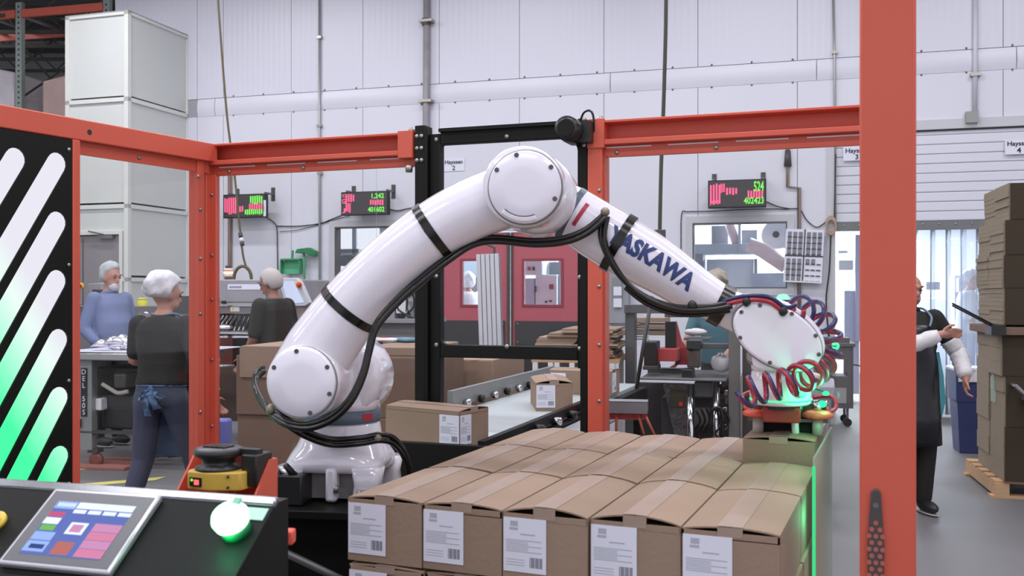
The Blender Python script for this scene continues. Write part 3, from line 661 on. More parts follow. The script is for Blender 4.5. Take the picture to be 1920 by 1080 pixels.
# touch panel
c4 = [S_(112, 926), S_(318, 941), S_(203, 1084), S_(-2, 1070)]
x0 = (c4[0][0] + c4[3][0]) / 2; x1 = (c4[1][0] + c4[2][0]) / 2; y1 = (c4[0][1] + c4[1][1]) / 2; y0 = (c4[2][1] + c4[3][1]) / 2
print('HMI size', x1 - x0, y1 - y0)
hm = thing('touch_panel', 'grey touch panel with a lit blue and pink screen on the console', 'touch panel', CMt @ Matrix.Translation((x0, y0, .004)))
hw, hh_ = x1 - x0, y1 - y0
MB().box(0, hw, 0, hh_, 0, .014).build('bezel', mat('silver_bezel_rim', (186, 186, 192), .3, .6), hm, bevel=.004)
MB().box(.008, hw - .008, .008, hh_ - .008, .0135, .0148).build('front_glass', mat('grey_bezel', (92, 92, 98), .35), hm)
def q(px, py): p = S_(px, py); return p[0] - x0, p[1] - y0
s4 = [q(126, 951), q(270, 965), q(185, 1066), q(41, 1046)]; sx0 = (s4[0][0] + s4[3][0]) / 2; sx1 = (s4[1][0] + s4[2][0]) / 2; sy1 = (s4[0][1] + s4[1][1]) / 2; sy0 = (s4[2][1] + s4[3][1]) / 2
scr = MB().box(sx0, sx1, sy0, sy1, .0149, .0154).build('screen', emit('screen_blue', (96, 112, 178), 1.0), hm)
def sr(n, m, a, c, d, e, z=.0156): MB().box(sx0 + a * (sx1 - sx0), sx0 + c * (sx1 - sx0), sy0 + d * (sy1 - sy0), sy0 + e * (sy1 - sy0), z - .0002, z).build(n, m, scr)
EW = emit('screen_white', (226, 236, 255), 1.0); EP = emit('screen_pink', (196, 138, 178), 1.0); EL = emit('screen_pale_blue', (150, 176, 236), 1.0)
sr('title_bar', EW, .28, 1, .88, 1); sr('logo_block', EL, 0, .27, .86, 1)
for i in range(4): sr('menu_button', EW, .28 + i * .19, .44 + i * .19, .79, .86)
sr('red_button', emit('screen_red', (190, 90, 126), 1), .0, .2, .7, .79); sr('status_icon', EW, -.0, .2, .56, .68); sr('green_button', emit('screen_green', (112, 180, 90), 1), .02, .2, .44, .54)
sr('value_field', EL, .0, .26, .26, .41); sr('value_field', EL, .0, .27, .05, .24); sr('dark_value', emit('screen_dark', (60, 74, 130), 1), .06, .24, .1, .18, .0158)
sr('orange_button', emit('screen_orange', (178, 108, 104), 1), .36, .58, .03, .26); sr('icon_frame', EW, .36, .58, .4, .62); sr('icon_picture', EP, .4, .54, .44, .58, .0158)
for i in range(4): sr('pink_row', EP if i % 2 else emit('screen_rose', (204, 128, 160), 1), .66, 1, .02 + i * .155, .165 + i * .155)
b = MB()
for i in range(7): b.box(sx0 + (.03 + i * .033) * (sx1 - sx0), sx0 + (.05 + i * .033) * (sx1 - sx0), sy0 + .9 * (sy1 - sy0), sy0 + .97 * (sy1 - sy0), .0156, .0158)
b.build('logo_text', EW, scr)
# green push button with legend plate
gx, gy = S_(446, 1000)
pb = thing('push_button', 'glowing green mushroom push button on the console', 'button', CMt @ Matrix.Translation((gx, gy, .004)) )
pb.scale = (1.3, 1.3, 1.3)
MB().lathe([(.021, 0), (.021, .012), (.018, .014)], seg=24).build('collar', mat('dark_green_collar', (14, 120, 70), .4), pb, smooth=True)
MB().lathe([(.014, .012), (.024, .02), (.026, .03), (.023, .038), (.014, .044), (.004, .0455)], seg=24).build('lit_cap', emit('lit_green_cap', (178, 255, 214), 2.6), pb, smooth=True)
MB().box(.002, .012, .012, .022, .040, .0445).build('cap_notch', mat('cap_notch', (130, 190, 165), .5), pb)
ld = bpy.data.lights.new('button_glow', 'POINT'); ld.energy = .16; ld.color = (.05, 1, .38); ld.shadow_soft_size = .02; lo = bpy.data.objects.new('button_glow', ld); COL.objects.link(lo); lo.parent = pb; lo.location = (0, -.034, .026)
ta, tb = S_(425, 958), S_(500, 968)
MB(CMt).box(ta[0] - .004, tb[0], tb[1] - .014, ta[1] + .008, .004, .0055).build('legend_plate', mat('pale_legend_plate', (168, 200, 188), .4), cons, world=True)
ya_, yb_ = S_(2, 985)
eb = thing('stop_button', 'yellow ringed stop button at the edge of the console', 'button', CMt @ Matrix.Translation((ya_ - .012, yb_, .004)))
MB().lathe([(.024, 0), (.024, .008), (.02, .01)], seg=20).build('yellow_ring', mat('yellow_plastic', (226, 196, 70), .4), eb, smooth=True)
MB().lathe([(.012, .008), (.012, .02), (.019, .024), (.018, .032), (.006, .036)], seg=20).build('red_mushroom', mat('red_plastic', (150, 30, 28), .35), eb, smooth=True)

# ================================================================== SAFETY LASER SCANNER on its bracket
SB = frame(Vector((P(432, 900, 2.08).x, 2.08, 0)), 20)
def s2(px, py, off=0.0): return onframe(SB, px, py, off)
br = thing('scanner_bracket', 'orange gusseted bracket holding the yellow laser scanner', 'bracket', SB)
bx0, bx1 = s2(376, 860, .06)[0], s2(520, 860, .06)[0]; bt = s2(500, 857, .06)[1]; bb_ = bt - .105
MB().box(bx0, bx1, .055, .061, bb_, bt).build('back_plate', ORANGE, br)
for x in (bx0, bx1 - .005):
    vs = [Vector((0, -.05, bb_)), Vector((0, .055, bb_)), Vector((0, .055, bt)), Vector((0, .035, bt))]
    m2 = MB(); m2.rings([[v + Vector((x + dx, 0, 0)) for v in vs] for dx in (0, .005)]); m2.build('gusset', ORANGE, br)
MB().box(bx0, bx1, -.05, .055, bb_ - .006, bb_).build('shelf_plate', ORANGE, br); MB().box(-.05, -.02, .02, .05, bb_, bt - .03).build('rib', ORANGE, br)
MB().box(-.05, .05, -.03, .05, 0, bb_ - .006).build('stand', BLACK, br)
MB().box(.02, .07, -.045, -.035, bb_, bb_ + .02).build('warning_tag', PAPER, br)
sz0 = s2(420, 918, -.03)[1]; sz1 = s2(420, 884, -.03)[1]; sz2 = s2(420, 838, -.0)[1]
SCX = s2(413, 880, .0)[0]
scn = thing('laser_scanner', 'yellow and black safety laser scanner with round black head', 'scanner', SB @ Matrix.Translation((SCX, 0, sz0)))
hb = sz1 - sz0
pl = [(-.054, -.035), (-.045, -.052), (.012, -.056), (.03, -.05), (.072, -.03), (.076, -.02), (.076, .03), (-.054, .03)]
m2 = MB(); m2.rings([[Vector((x, y, z)) for x, y in pl] for z in (0, hb)]); m2.build('yellow_body', mat('scanner_yellow', (214, 176, 78), .4), scn, bevel=.003)
MB().box(.06, .1, -.01, .05, .005, hb + .035).build('rear_block', BLACKP, scn, bevel=.004)
zh = sz2 - sz0
MB().lathe([(.05, hb), (.05, hb + .006), (.036, hb + .01), (.034, hb + .02), (.045, zh * .78), (.052, zh * .82), (.053, zh * .95), (.046, zh)], (.0, -.005, 0), seg=28).build('scan_head', mat('black_scan_head', (46, 44, 46), .35), scn, smooth=True)
for i in range(5): MB().box(-.03 + i * .012, -.022 + i * .012, -.02, .015, zh - .001, zh + .003).build('head_ridge', BLACKP, scn)
MB().box(.03, .095, -.0, .02, hb + .03, hb + .045).build('connector', BLACKP, scn)
MB().box(-.036, -.006, -.0568, -.05, .008, hb - .012).build('display', BLACKP, scn)
MB().cyl((-.03, -.0575, hb * .55), (-.03, -.0565, hb * .55), .003, seg=10).build('status_led', emit('led_green', (120, 220, 60), 1.5), scn); MB().box(-.024, -.012, -.0575, -.0565, hb * .3, hb * .58).build('red_digit', emit('led_red', (250, 90, 90), 1.6), scn)
bolts(scn, [(.05, -.0405, .008), (.05, -.0405, hb - .008)], (.4, -.9, 0), .003, BLACKP, 'screw')
# orange knob block on the console side
kb = MB().box(-.016, .016, -.016, .016, -.014, .014)
kp = P(537, 1006, 1.9); o = kb.build('orange_block', ORANGE_D, bevel=.004); o.location = kp; tag(o, 'small orange plastic block beside the console corner', 'block')
# ================================================================== ROBOT ARM
RB = frame(Vector((-.527, 2.98, 0)), 8.0)
def rb(px, py, off=0.0):
    x, z_ = onframe(RB, px, py, off); return Vector((x, off, z_))
rob = thing('industrial_robot', 'white six axis robot arm with blue lettering bending over the pallet', 'robot', RB)
WHITE = mat('glossy_white_robot', (238, 234, 245), .16, 0, .0, coat=.8)
WHITE2 = mat('white_cover_cap', (238, 235, 247), .24, 0, .0, coat=.5)
GAPM = mat('grey_joint_gap', (128, 128, 130), .5)
# base casting
def sq_ring(cx, cy, z, hx, hy, e, n=32):
    out = []
    for k in range(n):
        t = 2 * math.pi * k / n; c, s = math.cos(t), math.sin(t)
        out.append(Vector((cx + hx * math.copysign(abs(c) ** (2 / e), c), cy + hy * math.copysign(abs(s) ** (2 / e), s), z)))
    return out
zb = rb(640, 936, -.1).z
def zr(y): return rb(640, y, -.05).z
prof = [(zb + .085, .150, 4.5), (zr(862), .152, 4.0), (zr(850), .145, 3.2), (zr(835), .134, 2.4), (zr(815), .122, 2.0), (zr(797), .118, 2.0), (zr(792), .112, 2.0)]
MB().rings([sq_ring(0, 0, z, r, r * .96, e) for z, r, e in prof]).build('base_casting', WHITE, rob, smooth=True)
for sx in (-1, 1):
    for sy in (-1, 1):
        x = sx * .115; y = sy * .108
        MB().rings([sq_ring(x, y, z, hx, hx, 4, 20) for z, hx in ((zb, .04), (zb + .02, .042), (zb + .05, .038), (zb + .1, .046))]).build('base_foot', WHITE, rob, smooth=True)
MB().box(-.1, .1, -.1, .1, zb + .002, zb + .095).build('base_core', mat('shadow_grey_casting', (150, 148, 150), .5), rob)
MB().box(-.005, .03, -.152, -.11, zb, zb + .1).build('front_web', WHITE, rob, bevel=.01)
bolts(rob, [(.1, -.15, zb + .02), (.118, -.15, zb + .02), (.03, -.15, zb + .03)], (0, 0, 1), .009, BOLT, h=.02)
# connector block at the left of the base
cb = MB().box(-.27, -.06, -.19, -.1, zb - .005, zb + .085).build('connector_block', mat('black_connector_box', (40, 40, 42), .3), rob, bevel=.006)
for i in range(5):
    x = -.25 + i * .04; MB().cyl((x, -.17, zb + .08), (x - .02, -.19, zb + .115), .012, .009, 10).build('plug', CHROME if i % 2 else BLACKP, cb, smooth=True)
for i, m_ in enumerate((mat('red_wire', (168, 40, 40), .4), STEEL, RUBBER)):
    MB().tube(smooth_path([(-.2 + i * .03, -.18, zb + .1), (-.26 + i * .02, -.2, zb + .07), (-.32, -.22, zb + .0), (-.34, -.2, zb - .15)]), .006, 6).build('lead', m_, cb, smooth=True)
# turret
MB().lathe([(.117, zr(792)), (.12, zr(788)), (.12, zr(771)), (.116, zr(768))], seg=32).build('color_band', mat('grey_blue_band', (92, 108, 124), .35), rob, smooth=True)
th = [t for t in range(-95, -64, 5)]
def arc_plate(r, z0, z1, a0, a1, m, name):
    n = 8; rs = []
    for i in range(n + 1):
        t = math.radians(a0 + (a1 - a0) * i / n); rs.append([Vector((rr * math.cos(t), rr * math.sin(t), z)) for rr, z in ((r, z0), (r + .0015, z0), (r + .0015, z1), (r, z1))])
    MB().rings(rs).build(name, m, rob)
arc_plate(.1195, zr(786), zr(774), -42, -22, mat('red_band', (176, 40, 60), .35), 'red_band')
sh = rb(650, 706, .05); hz = sh.z
MB().rings([sq_ring(.005, .0, z, a, c, 2.2) for z, a, c in ((zr(768), .112, .112), (zr(755), .108, .108), (zr(738), .108, .105), (zr(715), .118, .11))]).build('turret', WHITE, rob, smooth=True)
MB().lathe([(.06, -.13), (.115, -.128), (.128, -.115), (.132, -.06), (.132, .08), (.12, .125), (.08, .14), (.03, .142)], (sh.x, .05, hz), 'Y', 36).build('shoulder_head', WHITE, rob, smooth=True)
# lower arm: lofted along its curved centre line
YA = -.19
def arm(name, pts, off, radii, m=WHITE, seg=28, n=7, squash=1.0):
    path = smooth_path([rb(x, y, o_) for (x, y), o_ in zip(pts, off)], n); rr = []
    for i in range(len(radii) - 1):
        for k in range(n): t = k / n; rr.append(radii[i] * (1 - t) + radii[i + 1] * t)
    rr.append(radii[-1]); mb = MB().tube(path, rr, seg, up=(0, -1, 0)); o = mb.build(name, m, rob, smooth=True); return o, path, rr
PXM = 2.79 / F
la, lap, lar = arm('lower_arm', [(566, 716), (602, 655), (657, 578), (728, 503), (812, 434), (885, 393), (960, 366)], [YA, YA, YA, YA, YA + .01, YA + .02, YA + .03], [.104, .104, .0935, .0885, .0865, .0875, .092])
sc = rb(569, 716, YA - .09)
MB().lathe([(.098, .10), (.105, .09), (.1075, .0), (.107, -.08), (.105, -.1), (.1005, -.106)], (sc.x, YA, sc.z), 'Y', 40).build('shoulder_housing', WHITE, rob, smooth=True)
def cap_cover(c, r, y, name, nb, ph, slot=False):
    MB().lathe([(r + .004, .012), (r + .004, .002), (r, .0)], (c.x, y, c.z), 'Y', 40).build('cap_seam', GAPM, rob, smooth=True)
    o = MB().lathe([(r, .004), (r, -.006), (r - .004, -.0105), (r * .5, -.0125), (r * .08, -.013)], (c.x, y, c.z), 'Y', 40).build(name, WHITE2, rob, smooth=True)
    for i in ph:
        t = math.radians(i); p = Vector((c.x + (r - .01) * math.cos(t), y - .0108, c.z + (r - .01) * math.sin(t)))
        MB().cyl(p, p + Vector((0, -.0012, 0)), .0068, seg=10).build('cap_screw', mat('screw_hole_grey', (96, 94, 94), .5, .5), o)
    return o
c0 = cap_cover(rb(566, 717, YA - .108), .0985, YA - .106, 'shoulder_cap', 5, (152, 98, 30, -20, -72))
# elbow
ec = rb(987, 355, -.2)
MB().lathe([(.104, -.125), (.109, -.118), (.1145, -.06), (.1155, .05), (.1185, .16), (.112, .215), (.09, .235), (.04, .24)], (ec.x, -.17, ec.z), 'Y', 44).build('elbow_housing', WHITE, rob, smooth=True)
eb2 = rb(1012, 372, .0)
MB().lathe([(.08, -.15), (.11, -.14), (.118, -.1), (.118, .08), (.105, .12), (.06, .14)], (eb2.x, -.02, eb2.z), 'Y', 40).build('elbow_rear_housing', WHITE, rob, smooth=True)
ec2 = rb(984, 351, -.3); c1 = cap_cover(ec2, .099, -.297, 'elbow_cap', 4, (148, 104, 36, -22))
rs = []
for i in range(9):       # curved grip recess on the cap
    t = math.radians(-132 + 62 * i / 8); rs.append([Vector((ec2.x + r_ * math.cos(t), y_, ec2.z + r_ * math.sin(t))) for r_, y_ in ((.082, -.308), (.082, -.313), (.094, -.311), (.094, -.304))])
MB().rings(rs).build('grip_ridge', WHITE, c1, bevel=.002)
rs = [[Vector((ec2.x + r_ * math.cos(t), y_, ec2.z + r_ * math.sin(t))) for r_, y_ in ((.078, -.3085), (.078, -.3125), (.0815, -.3125), (.0815, -.3085))] for t in [math.radians(-132 + 62 * i / 8) for i in range(9)]]
MB().rings(rs).build('grip_shadow_gap', GAPM, c1)
# forearm
fa, fap, far_ = arm('forearm', [(1030, 382), (1072, 402), (1110, 426), (1160, 456), (1230, 496), (1300, 542), (1352, 572), (1395, 592)], [.0] * 8, [.082, .084, .087, .089, .081, .068, .058, .058])
def on_arm(path, rr, px, w, dr, name, m, parent=rob, seg=32):
    """band of width w around the arm where the path passes image column px"""
    j = min(range(len(path)), key=lambda i: abs(rb(px, HY, path[i].y).x - path[i].x)); T = (path[min(j + 1, len(path) - 1)] - path[max(j - 1, 0)]).normalized()
    p = path[j]; return MB().tube([p - T * w / 2, p - T * w / 2, p + T * w / 2, p + T * w / 2], [rr[j] - .004, rr[j] + dr, rr[j] + dr, rr[j] - .004], seg, up=(0, -1, 0)).build(name, m, parent, smooth='a')
on_arm(fap, far_, 1073, .02, .0015, 'color_band', mat('slate_blue_band', (74, 92, 108), .35))
j = min(range(len(fap)), key=lambda i: abs(rb(1090, HY, 0).x - fap[i].x)); p0 = fap[j]; T0 = (fap[j + 1] - fap[j - 1]).normalized(); N0 = Vector((0, -1, 0)); B0 = T0.cross(N0); rs = []
for i in range(9):
    a = math.radians(-18 + 52 * i / 8); rad_ = far_[j]
    # positions around the tube, starting from the camera-facing side
    d_ = N0 * math.cos(a) + B0 * -math.sin(a); rs.append([p0 + T0 * s_ + d_ * (rad_ + e_) for s_, e_ in ((-.006, .0), (-.006, .0018), (.006, .0018), (.006, .0))])
MB().rings(rs).build('red_band', mat('red_band', (176, 40, 60), .35), rob)
for px_, wd in ((655, .024), (814, .024)): on_arm(lap, lar, px_, wd, .004, 'cable_strap', RUBBER)
# slanted straps on the forearm
for px_, wd in ((1158, .026), (1352, .036)): on_arm(fap, far_, px_, wd, .005, 'cable_strap', RUBBER)
# lettering wrapped on the forearm
vs, fs = text_mesh('YASKAWA', .07, 0, 1.04, 'LEFT', .0036)
bm = bmesh.new(); vv = [bm.verts.new(v) for v in vs]
for f in fs:
    try: bm.faces.new([vv[i] for i in f])
    except ValueError: pass
bmesh.ops.triangulate(bm, faces=bm.faces)
bmesh.ops.subdivide_edges(bm, edges=[e for e in bm.edges if e.calc_length() > .012], cuts=2)
bmesh.ops.triangulate(bm, faces=bm.faces)
bm.verts.ensure_lookup_table(); bm.verts.index_update()
cum = [0]
for a_, b_ in zip(fap, fap[1:]): cum.append(cum[-1] + (b_ - a_).length)
start = cum[min(range(len(fap)), key=lambda i: abs(rb(1142, HY, 0).x - fap[i].x))]
def on_surface(s, yv):
    i = max(k for k in range(len(cum) - 1) if cum[k] <= s); t = (s - cum[i]) / (cum[i + 1] - cum[i]); p = fap[i].lerp(fap[i + 1], t); T = (fap[i + 1] - fap[i]).normalized(); r_ = far_[i] * (1 - t) + far_[i + 1] * t
    Bv = T.cross(Vector((0, -1, 0))).normalized()
    if Bv.z < 0: Bv = -Bv
    a = yv / r_ + .1; return p + (Vector((0, -1, 0)) * math.cos(a) + Bv * math.sin(a)) * (r_ + .0012)
tw = max(v.co.x for v in bm.verts); sx_ = .278 / tw
mb = MB().add([on_surface(start + v.co.x * sx_, v.co.y) for v in bm.verts], [[v.index for v in f.verts] for f in bm.faces]); bm.free()
mb.build('lettering', mat('navy_lettering', (44, 66, 122), .4, 0, 0), rob)
# wrist
def outl(pts, off): return [(rb(x, y, off).x, rb(x, y, off).z) for x, y in pts]
wp = [(1372, 604), (1376, 565), (1390, 551), (1425, 553), (1468, 566), (1510, 594), (1534, 628), (1536, 660), (1516, 682), (1480, 690), (1412, 688), (1404, 650), (1394, 626)]
def smooth_poly(pts, n=4): 
    q_ = smooth_path([(p[0], 0, p[1]) for p in pts] + [(pts[0][0], 0, pts[0][1])], n)[:-1]; return [(v.x, v.z) for v in q_]
MB().prism(smooth_poly(outl(wp, .0)), -.085, .085).build('wrist_housing', WHITE, rob, bevel=.03, bseg=4)
wc = rb(1457, 631, -.09); aw = math.radians(-30); poly = []
for k in range(40):
    t = 2 * math.pi * k / 40; ex, ey = .133 * math.cos(t), .083 * math.sin(t); poly.append((wc.x + ex * math.cos(aw) - ey * math.sin(aw), wc.z + ex * math.sin(aw) + ey * math.cos(aw)))
MB().prism([(wc.x + (p[0] - wc.x) * 1.03, wc.z + (p[1] - wc.z) * 1.04) for p in poly], -.088, -.083).build('cap_seam', GAPM, rob)
c2 = MB().prism(poly, -.102, -.085).build('wrist_cap', WHITE2, rob, bevel=.007, bseg=3)
for k in (1, 5, 10, 15, 19, 25, 31, 36):
    p = poly[k]; p = Vector((wc.x + (p[0] - wc.x) * .93, -.1025, wc.z + (p[1] - wc.z) * .9)); MB().cyl(p, p + Vector((0, -.0012, 0)), .006, seg=10).build('cap_screw', MATS['screw_hole_grey'], c2)
wn = rb(1463, 690, 0); wb = rb(1463, 757, 0)
MB().lathe([(.082, wn.z + .01), (.083, wn.z - .004), (.078, wn.z - .006), (.082, wn.z - .01), (.088, wb.z + .03), (.086, wb.z + .006), (.08, wb.z)], (wn.x, 0, 0), 'Z', 32).build('tool_flange', WHITE, rob, smooth=True)
MB().cyl((wn.x + .045, -.079, wb.z + .04), (wn.x + .05, -.087, wb.z + .04), .014, seg=16).build('flange_port', mat('port_grey', (176, 190, 182), .4), rob, smooth=True)
lr = MB().lathe([(.0862, wb.z + .012), (.0878, wb.z + .0125), (.0878, wb.z + .0155), (.0862, wb.z + .016)], (wn.x, 0, 0), 'Z', 32).build('status_ring', emit('status_green', (40, 255, 130), 2.2), rob)
gp = Vector((wn.x + .105, -.13, wb.z + .045))
ld = bpy.data.lights.new('status_glow', 'POINT'); ld.energy = 1.3; ld.color = (.03, 1, .35); ld.shadow_soft_size = .02; lo = bpy.data.objects.new('status_glow', ld); COL.objects.link(lo); lo.parent = rob; lo.location = gp
MB().ell(gp, (.009, .009, .006)).build('status_lamp', emit('status_green', (40, 255, 130), 2.2), rob, smooth=True)
MB().cyl(gp, (wn.x + .08, -.03, wb.z + .05), .004, seg=6).build('lamp_stem', BLACKP, rob)
# hoses
def hose(pts, offs, dxy, r, name, m, n=6, parent=rob):
    path = smooth_path([rb(x + dxy[0], y + dxy[1], o_) for (x, y), o_ in zip(pts, offs)], n); return MB().tube(path, r, 8).build(name, m, parent, smooth=True)
h1 = [(1135, 402), (1100, 432), (1058, 449), (1000, 454), (930, 448), (885, 455), (842, 482), (800, 515), (750, 558), (706, 608), (692, 652), (680, 700), (657, 748), (622, 782), (575, 799), (530, 790), (500, 765), (481, 735), (478, 708), (494, 690)]
o1_ = [-.095, -.11, -.12, -.13, -.15, -.17, -.2, -.22, -.24, -.27, -.28, -.29, -.3, -.3, -.3, -.28, -.22, -.18, -.13, -.1]
hose(h1, o1_, (0, -3), .0085, 'hose', RUBBER); hose(h1, [o - .012 for o in o1_], (2, 5), .0085, 'hose', RUBBER)
h2 = [(1135, 400), (1129, 440), (1142, 480), (1172, 525), (1215, 557), (1270, 575), (1330, 575), (1368, 568)]
o2_ = [-.095, -.1, -.105, -.11, -.11, -.105, -.09, -.08]
hose(h2, o2_, (-3, 0), .008, 'hose', RUBBER); hose(h2, [o - .01 for o in o2_], (4, 6), .008, 'hose', RUBBER); hose(h2[3:], [o + .012 for o in o2_[3:]], (0, 14), .007, 'hose', RUBBER)
MB().lathe([(.013, -.02), (.013, .0), (.006, .002)], tuple(rb(1135, 398, -.09)), 'Y', 14).build('hose_clip', mat('tan_clip', (150, 136, 120), .4, .3), rob, smooth=True)
h3 = [(505, 768), (540, 792), (572, 812), (620, 828), (675, 826), (712, 820), (738, 826), (757, 850), (768, 885)]
o3_ = [-.24, -.26, -.22, -.17, -.15, -.13, -.1, -.08, -.06]
hose(h3, o3_, (0, -5), .0085, 'hose', RUBBER); hose(h3, o3_, (0, 6), .0085, 'hose', RUBBER)
for x, y, o_ in ((508, 768, -.25), (708, 820, -.13), (1298, 574, -.1)):
    c = rb(x, y, o_); MB().ell(c, (.014, .014, .017)).build('hose_clip', mat('tan_clip', (150, 136, 120), .4, .3) if x < 1000 else BLACKP, rob, smooth=True)
HRED = mat('red_air_hose', (170, 50, 66), .25); HBLU = mat('navy_air_hose', (38, 46, 92), .25)
h4 = [(1352, 574), (1395, 563), (1440, 565), (1470, 584), (1490, 580)]
hose(h4, [-.075, -.1, -.105, -.1, -.08], (0, 0), .007, 'air_hose', HRED); hose(h4, [-.075, -.1, -.105, -.1, -.08], (2, -8), .006, 'air_hose', HBLU)
for x, y in ((1400, 566), (1468, 584)): MB().ell(rb(x, y, -.105), (.012, .01, .014)).build('hose_clip', BLACKP, rob, smooth=True)
ax = [(1488, 580), (1512, 583), (1536, 598), (1549, 622), (1553, 648), (1546, 672), (1530, 694), (1508, 706), (1480, 716), (1445, 724), (1412, 732), (1392, 742)]
ao = [-.06, -.03, -.01, .0, .0, -.01, -.06, -.125, -.15, -.15, -.14, -.13]
path = smooth_path([rb(x, y, o_) for (x, y), o_ in zip(ax, ao)], 24); cumh = [0]
for a_, b_ in zip(path, path[1:]): cumh.append(cumh[-1] + (b_ - a_).length)
def coil(ph, r, rt, name, m):
    pts = []; N = Vector((0, -1, 0))
    for i, p in enumerate(path):
        T = (path[min(i + 1, len(path) - 1)] - path[max(i - 1, 0)]).normalized(); N2 = (N - T * N.dot(T)).normalized(); B = T.cross(N2)
        a = 2 * math.pi * cumh[i] / .043 + ph; pts.append(p + (N2 * math.cos(a) + B * math.sin(a)) * r)
    out = smooth_path(pts, 2); MB().tube(out, rt, 7).build(name, m, rob, smooth=True)
coil(0, .038, .0068, 'spiral_hose', HRED); coil(.38, .039, .0062, 'spiral_hose', HBLU)
# pedestal under the robot
ped = thing('robot_pedestal', 'black steel pedestal carrying the white robot', 'pedestal', RB)
MB().box(-.3, .22, -.24, .2, zb - .03, zb - .006).build('top_plate', BLACK, ped, bevel=.003); MB().box(-.17, .17, -.15, .15, .02, zb - .03).build('column', BLACK, ped, bevel=.005); MB().box(-.32, .25, -.3, .3, 0, .02).build('foot_plate', BLACK, ped)
MB().cyl((-.28, -.235, zb - .05), (.2, -.24, zb - .25), .012, seg=8).build('brace_rod', STEELD, ped, smooth=True)
# suction gripper
gw = rob_w = RB @ Vector((wn.x, 0, wb.z)); htop = (HELD.to_translation().z + BH)
GR = Matrix.Translation(Vector((HELD.to_translation().x, HELD.to_translation().y, htop))) @ Matrix.Rotation(math.radians(-14), 4, 'Z')
Gi = GR.inverted(); fl = Gi @ gw
grp = thing('suction_gripper', 'red and black vacuum gripper bolted under the robot wrist', 'gripper', GR)
gh = fl.z
MB().box(-.1, .1, -.085, .085, .001, .035).build('foam_pad', mat('black_foam', (18, 18, 17), .9, 0, .2, 50, .4, 120), grp, bevel=.004)
MB().box(-.115, .115, -.1, .1, .038, .05).build('base_plate', mat('grey_green_plate', (98, 106, 102), .4, .4), grp, bevel=.002)
MB().box(fl.x - .05, fl.x + .055, fl.y - .05, fl.y + .05, .05, gh - .004).build('red_block', mat('dark_red_block', (146, 44, 34), .4), grp, bevel=.004)
MB().lathe([(.05, gh - .014), (.062, gh - .012), (.062, gh - .001)], (fl.x, fl.y, 0), seg=24).build('mount_disc', BLACKP, grp)
for (x, y) in ((-.085, -.1), (.085, -.1), (-.085, .06), (.085, .06)):
    MB().lathe([(.03, .052), (.044, .056), (.045, .066), (.03, .074), (.014, .076)], (x, y, 0), seg=20).build('suction_cup', ORANGE_D, grp, smooth=True)
    MB().cyl((x, y, .076), (x, y, .098), .012, seg=12).build('cup_stem', CHROME, grp, smooth=True); MB().cyl((x, y, -.0 + .002), (x, y, .052), .016, seg=12).build('cup_bellows', mat('grey_bellows', (170, 166, 160), .5), grp, smooth=True)
MB().tube(smooth_path([(-.03, -.115, .078), (.0, -.12, .078), (.018, -.12, .07), (.02, -.12, .04), (.022, -.118, .008)], 5), .0105, 10).build('white_elbow', WHITEP, grp, smooth=True)
for i, (x, y) in enumerate(((-.06, -.06), (.06, -.06), (.07, .0), (-.07, .0), (-.02, -.075), (.03, -.078), (-.095, -.03), (.098, -.02))): MB().box(x - .016, x + .016, y - .016, y + .016, .05, .092).build('valve_block', BLACKP if i % 2 else DGREY, grp, bevel=.003)
for i, (x, y) in enumerate(((-.03, -.07), (.035, -.075), (.1, -.06))): MB().cyl((x, y, .08), (x + .012, y - .02, .098), .006, seg=8).build('air_fitting', CHROME, grp, smooth=True)
MB().ell((.098, -.105, .095), (.012, .012, .01)).build('status_lamp', emit('status_green', (40, 255, 130), 2.2), grp, smooth=True)
ld = bpy.data.lights.new('lamp_glow', 'POINT'); ld.energy = .12; ld.color = (.03, 1, .35); ld.shadow_soft_size = .015; lo = bpy.data.objects.new('lamp_glow', ld); COL.objects.link(lo); lo.parent = grp; lo.location = (.11, -.125, .09)
MB().tube(smooth_path([(.08, .02, .1), (.13, -.02, .11), (.14, -.06, .08), (.1, -.09, .06)], 5), .006, 7).build('loop_hose', HRED, grp, smooth=True)
MB().tube(smooth_path([(-.1, -.02, .12), (-.13, -.06, .11), (-.12, -.1, .09), (-.08, -.11, .085)], 5), .006, 7).build('loop_hose', HRED, grp, smooth=True)
# edge-lit clear guard sheet beside the stack
LBM = PM @ Matrix.Translation((1.036, .55, 0))
lb = thing('edge_lit_guard', 'clear guard sheet with a green glowing edge beside the carton stack', 'guard', LBM)
MB().box(0, .006, 0, .62, .012, 1.14).build('clear_sheet', clear('milky_guard_sheet', (.9, .97, .92), .05, .3, (.72, .84, .74), .1), lb)
MB().box(-.001, .007, -.006, -.0005, .72, 1.12).build('lit_edge', emit('strip_green', (70, 226, 142), .8), lb); MB().box(-.012, .018, -.01, .63, 0, .012).build('foot_rail', DGREY, lb)
ld = bpy.data.lights.new('edge_glow', 'POINT'); ld.energy = .3; ld.color = (.05, 1, .4); ld.shadow_soft_size = .03; lo = bpy.data.objects.new('edge_glow', ld); COL.objects.link(lo); lo.parent = lb; lo.location = (.02, -.05, 1.0)
